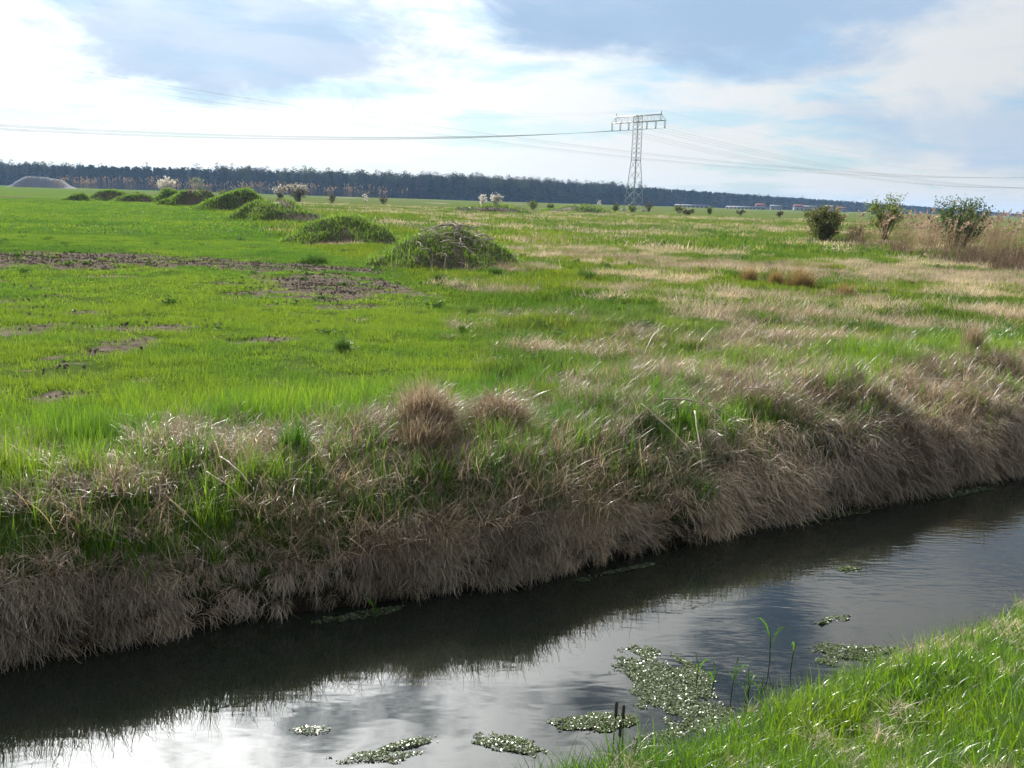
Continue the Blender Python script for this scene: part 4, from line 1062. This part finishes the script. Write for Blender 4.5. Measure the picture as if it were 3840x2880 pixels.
# ------------------------------------------------------------------ tussocks
def tussock(x, y, r_, h_, mat, n_, wid, label, group, droop=(.2, 1.6), lean=(.02, .7), extra_green=0):
    z0 = float(height(np.array([float(x)]), np.array([float(y)]))[0])
    root = empty('grass_tussock', (x, y, z0 + (.05 if mat == 'straw' else -.02))); tag(root, label, 'tussock', group)
    a = Acc(); P_, w_, s2 = arc_blades(n_, r_ * .55, h_ * .6, h_ * 1.5, wid, 6, lean, droop)
    f = 1 - np.clip(np.hypot(P_[:, 0, 0], P_[:, 0, 1]) / r_, 0, 1)
    P_[:, :, 2] += (f ** 1.5 * h_ * .55)[:, None]; a.ribbons(P_, w_, s2)
    P_, w_, s2 = arc_blades(n_ // 2, r_ * .9, h_ * .5, h_ * 1.2, wid, 5, (.7, 1.4), (.2, 1.2)); P_[:, :, 2] = np.maximum(P_[:, :, 2], 0) + .02; a.ribbons(P_, w_, s2)
    tag(link('dead_blades' if mat not in ('weed', 'lush', 'meadow') else 'green_blades', a.mesh('blades', M[mat]), root), kind='stuff')
    if extra_green:
        a = Acc(); a.ribbons(*arc_blades(extra_green, r_, h_ * .5, h_, .006, 4, (.05, .5), (.1, .9))); tag(link('green_blades', a.mesh('green_blades', M['lush']), root), kind='stuff')
GTs = 'tussocks on the far bank and meadow'
tussock(-.75, 8.95, .40, .36, 'straw', 1500, .0075, 'tall peaked straw tussock on the far bank, left of its twin', GTs, (.3, 2.2), (.0, .8), 20)
tussock(-.72, 8.50, .36, .24, 'straw', 900, .0075, 'lower shaggy straw tussock in front of the peaked one', GTs, (.4, 1.8))
tussock(-.10, 9.25, .42, .30, 'straw', 1300, .0075, 'drooping straw tussock on the far bank, right of the peaked one', GTs, (.9, 2.3), (.2, .9), 20)
tussock(7.6, 27.3, .62, .55, 'rust', 800, .010, 'widest rusty brown tussock in the right meadow', GTs)
tussock(7.0, 27.6, .42, .42, 'rust', 500, .010, 'rusty tussock touching the left of the widest one', GTs)
tussock(6.7, 29.4, .40, .45, 'rust', 450, .010, 'rusty brown tussock farthest left of the rusty group', GTs)
tussock(8.2, 25.4, .36, .36, 'rust', 450, .009, 'small rusty tussock nearest of the rusty group', GTs)
tussock(6.5, 14.4, .22, .34, 'straw', 500, .005, 'small straw cone at the right edge above the bank', GTs, (.1, 1.0), (0, .5))
tussock(-2.36, 14.0, .22, .15, 'meadow', 260, .007, 'dark green round tussock in the field left of centre', GTs)
tussock(2.9, 34, .45, .2, 'weed', 240, .014, 'dark green round tussock among the pale grass right of the heaps', GTs)
tussock(1.9, 27.8, .45, .18, 'weed', 240, .012, 'dark green tussock before the pale strip right of the nearest heap', GTs)
tussock(-1.9, 25.6, .3, .2, 'weed', 240, .012, 'dark green tussock in front of the nearest heap', GTs)
tussock(-.6, 28.6, .4, .2, 'weed', 240, .012, 'dark green tussock at the right foot of the nearest heap', GTs)
tussock(-6.2, 32.0, .6, .22, 'weed', 260, .016, 'dark leafy clump at the left foot of the nearest heap', GTs)
tussock(8.1, 17.0, .45, .30, 'lush', 500, .008, 'bright green tussock in the right meadow above the bank', GTs)
tussock(1.75, 9.15, .26, .22, 'lush', 420, .006, 'bright green tuft on the far bank right of the straw tussocks', GTs)
tussock(-1.75, 8.1, .20, .24, 'lush', 300, .006, 'bright green tuft on the far bank left of the straw tussocks', GTs)

# ------------------------------------------------------------------ dry canes lying on the far bank
def cane(p0, p1, sag, label, rad=.0075):
    p0 = np.array(p0, float); p1 = np.array(p1, float)
    for p in (p0, p1):
        g_ = float(height(np.array([p[0]]), np.array([p[1]]))[0]); p[2] += g_
    t_ = np.linspace(0, 1, 12)[:, None]
    pts = p0 + (p1 - p0) * t_ + np.array([0, 0, 1.0]) * sag * 4 * t_ * (1 - t_) + np.cumsum(rng.normal(0, .004, (12, 3)), 0)
    rr = np.where(np.arange(12) % 3 == 0, rad * 1.35, rad) * np.linspace(1, .6, 12)
    a = Acc(); a.tube(pts, rr, 5)
    tag(link('dry_cane', a.mesh('dry_cane', M['cane'])), label, 'cane', 'dry canes on the far bank')
def uvp(u, w, dz): x_, y_ = to_xy(u, float(far_edge(np.array([u]))[0]) + w); return (x_, y_, dz)
cane(uvp(6.1, .95, .22), uvp(6.5, .12, .12), .06, 'pale jointed cane leaning down the face, leftmost of the cane cluster')
cane(uvp(6.4, .9, .24), uvp(7.1, .45, .22), .10, 'arched pale cane crossing the top of the cane cluster')
cane(uvp(6.9, .75, .20), uvp(7.05, .05, .10), .03, 'straight pale cane hanging down the middle of the cane cluster')
cane(uvp(6.65, .7, .20), uvp(6.35, .25, .14), .05, 'short pale cane crossing behind the cluster')
cane(uvp(6.0, .45, .18), uvp(5.98, .08, .06), .03, 'short thin cane left of the cane cluster, low on the face')
cane(uvp(7.6, 1.0, .22), uvp(8.2, .7, .16), .08, 'pale bent cane on the crest right of the cluster')
cane(uvp(8.0, .8, .20), uvp(8.5, .35, .14), .04, 'thin cane slanting down the face toward the right')
cane(uvp(10.6, 1.2, .14), uvp(11.8, .5, .14), .10, 'long pale cane on the crest near the right edge')
cane(uvp(10.9, 1.0, .18), uvp(11.6, .2, .12), .08, 'pale cane drooping over the bank near the right edge')
cane(uvp(2.0, .75, .18), uvp(2.15, .45, .12), .03, 'short thick pale cane on the left of the far bank', .007)
cane(uvp(1.85, .6, .16), uvp(2.1, .30, .10), .02, 'crossed pale stalk below the short thick cane', .006)
cane(uvp(1.55, .45, .14), uvp(1.8, .20, .08), .02, 'pale broken stalk low on the left bank', .006)
cane(uvp(4.9, .5, .14), uvp(4.6, .18, .10), .02, 'thin pale stalk on the bank face below the straw tussocks')
cane(uvp(8.9, 4.3, .10), uvp(9.5, 4.7, .30), .10, 'pale curved stalk standing out in the meadow grass', .006)
cane(uvp(9.1, 3.6, .06), uvp(9.7, 3.3, .12), .16, 'pale arched stalk in the meadow grass above the bank', .006)
cane(uvp(-.2, 1.1, .20), uvp(-.1, .75, .30), .04, 'pale stalk sticking up at the left edge of the bank', .006)

# ------------------------------------------------------------------ floating mats, shoots and bulrushes in the ditch
M['algae'] = foliage_mat('floating_weed', [(.07, .12, .04), (.13, .175, .07), (.22, .23, .13)], .2, .25, .07)
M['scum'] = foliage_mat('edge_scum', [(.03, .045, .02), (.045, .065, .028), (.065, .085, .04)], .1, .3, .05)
def mat_thing(cx, cy, rx, ry, rz, n_, leaf, label, mat='algae', thick=.02, dens=1.0):
    root = empty('floating_weed_mat', (cx, cy, WATER_Z), rz); tag(root, label, 'weed mat', 'floating mats of water weed')
    sd_ = int(abs(cx * 37 + cy * 91)) % 97
    def inside(a_, b_, e=0.0):
        r_ = np.hypot(a_, b_); return r_ + (fbm(a_ * 1.9 + 4, b_ * 1.9, 1.2, 4, sd_) - .5) * 1.7 + .25 * rng.random(len(a_)) < 1.0 - e
    # thin film under the leaves, in little irregular pieces
    a_ = rng.uniform(-1.2, 1.2, n_ * 3); b_ = rng.uniform(-1.2, 1.2, n_ * 3); k2 = inside(a_, b_)
    a_, b_ = a_[k2][:n_], b_[k2][:n_]; m_ = len(a_)
    hgt = .004 + thick * rng.random(m_) * np.clip(1.1 - np.hypot(a_, b_), .1, 1)
    ac = Acc(); ac.cards(np.stack([a_ * rx, b_ * ry, hgt], 1), rng.uniform(leaf * .5, leaf * 1.4, m_), None, .72, 1.15)
    tag(link('leaves', ac.mesh('leaves', M[mat]), root), kind='stuff')
    nf = int(n_ * .35 * dens); a_ = rng.uniform(-1.1, 1.1, nf * 2); b_ = rng.uniform(-1.1, 1.1, nf * 2); k2 = inside(a_, b_, .06); a_, b_ = a_[k2], b_[k2]
    if len(a_) > 4:
        ac = Acc(); ac.cards(np.stack([a_ * rx, b_ * ry, rng.uniform(.0015, .0035, len(a_))], 1), rng.uniform(leaf * 1.5, leaf * 3.2, len(a_)), None, .985, 1.1)
        tag(link('film', ac.mesh('film', M['scum']), root), kind='stuff')
mat_thing(1.06, 6.05, .30, .56, R(28), 7000, .012, 'largest floating weed mat, thick and glistening, off the near bank')
mat_thing(2.42, 6.62, .34, .16, R(12), 2200, .011, 'oval floating weed mat right of the largest, by the near bank', dens=.5)
mat_thing(.56, 5.56, .22, .10, R(10), 11500, .011, 'loose floating weed mat around the bulrushes')
mat_thing(.06, 5.27, .19, .09, R(-15), 1500, .011, 'ragged floating weed mat left of the bulrushes')
mat_thing(-.52, 5.24, .19, .05, R(28), 900, .011, 'narrow streak of floating weed at lower centre', dens=.3)
mat_thing(-.68, 5.10, .22, .06, R(10), 700, .011, 'thin streak of floating weed at the lower edge', dens=.3)
mat_thing(-1.07, 5.36, .12, .05, R(5), 160, .011, 'small clump of floating weed alone at lower left', dens=.5)
mat_thing(.33, 5.55, .07, .035, R(5), 90, .011, 'tiny clump of floating weed between two ragged mats', dens=.5)
mat_thing(.95, 5.42, .22, .07, R(30), 600, .011, 'thin weed streak against the near bank grass', dens=.3)
mat_thing(2.9, 8.30, .10, .05, R(30), 90, .02, 'small pale clump of weed floating in open water', dens=.8)
mat_thing(2.45, 7.2, .16, .05, R(25), 80, .02, 'faint weed patch floating in open water at right', dens=.3)
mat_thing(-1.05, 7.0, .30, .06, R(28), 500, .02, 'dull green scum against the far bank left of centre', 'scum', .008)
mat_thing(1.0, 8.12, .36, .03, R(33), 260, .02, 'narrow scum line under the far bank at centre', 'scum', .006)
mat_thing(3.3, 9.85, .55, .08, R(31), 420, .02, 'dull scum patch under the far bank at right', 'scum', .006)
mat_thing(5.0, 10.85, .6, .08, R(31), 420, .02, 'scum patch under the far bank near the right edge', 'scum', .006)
mat_thing(.62, 7.85, .07, .03, R(20), 60, .02, 'tiny leaf raft floating off the far bank', 'scum', .006)

def shoot(x, y, h_, label, kind_, group):
    root = empty('bulrush' if kind_ == 'bulrush' else 'reed_shoot', (x, y, WATER_Z)); tag(root, label, kind_, group)
    h_ *= .72; lean = rng.normal(0, .10, 2) * h_
    a = Acc(); top = np.array([lean[0], lean[1], h_]); a.tube([[0, 0, -.15], top * .5 + [0, 0, .0], top], [.004, .0035, .002], 5)
    link('stem', a.mesh('stem', M['weed']), root)
    if kind_ == 'bulrush':
        a = Acc(); a.tube([top * .97, top + [0, 0, .01], top + [lean[0] * .1, 0, .085], top + [lean[0] * .1, 0, .095]], [.004, .009, .009, .003], 7); link('seed_head', a.mesh('seed_head', M['bark']), root)
    for i in range(3 if kind_ != 'bulrush' else 1):
        an = rng.uniform(0, 6.28); t0 = rng.uniform(.25, .7); L_ = h_ * rng.uniform(.4, .75); p0 = top * t0
        pp = np.array([p0, p0 + [L_ * .2 * math.cos(an), L_ * .2 * math.sin(an), L_ * .55], p0 + [L_ * .45 * math.cos(an), L_ * .45 * math.sin(an), L_ * .8], p0 + [L_ * .8 * math.cos(an), L_ * .8 * math.sin(an), L_ * .75]])
        a = Acc(); a.ribbons(pp[None], np.array([[.006, .012, .009, .001]])); link('leaf', a.mesh('leaf', M['lush']), root)
GR = 'shoots standing in the ditch'
shoot(1.80, 6.46, .34, 'tall thin reed shoot alone in open water, with bent leaves', 'reed shoot', GR)
shoot(1.90, 6.36, .30, 'crooked reed shoot beside the tall thin one in open water', 'reed shoot', GR)
for i, (x_, y_) in enumerate([(1.22, 6.02), (1.30, 5.98), (1.40, 5.86), (1.47, 5.80), (1.52, 5.86), (1.58, 5.84)]):
    shoot(x_, y_, rng.uniform(.20, .30), ['first', 'second', 'third', 'fourth', 'fifth', 'last'][i] + ' from the left of the green shoots rising at the largest weed mat', 'reed shoot', GR)
for i, (x_, y_) in enumerate([(.62, 5.22), (.68, 5.24), (.65, 5.12)]):
    shoot(x_, y_, .30 - .05 * i, ['dark bulrush with the tallest head by the loose weed mat', 'dark bulrush right of the tallest one', 'shortest dark bulrush between the other two'][i], 'bulrush', GR)
shoot(-.92, 6.86, .26, 'green shoot rising from the scum at the far bank', 'reed shoot', GR)

# ------------------------------------------------------------------ the hazy air
hb = Acc(); hb.box((0, 3100, 19.5), (12400, 7400, 43)); hm = bpy.data.materials.new('hazy_air'); hm.use_nodes = True
ht = NT(hm.node_tree); ht.n.clear(); ho = ht.new('ShaderNodeOutputMaterial'); hv_ = ht.new('ShaderNodeVolumePrincipled')
hv_.inputs['Color'].default_value = (.36, .60, 1.0, 1); hv_.inputs['Density'].default_value = HAZE; hv_.inputs['Anisotropy'].default_value = .25
ht.l.new(hv_.outputs[0], ho.inputs['Volume'])
tag(link('haze', hb.mesh('haze', hm)), 'thin bluish haze over the whole plain', 'haze', None, 'stuff')
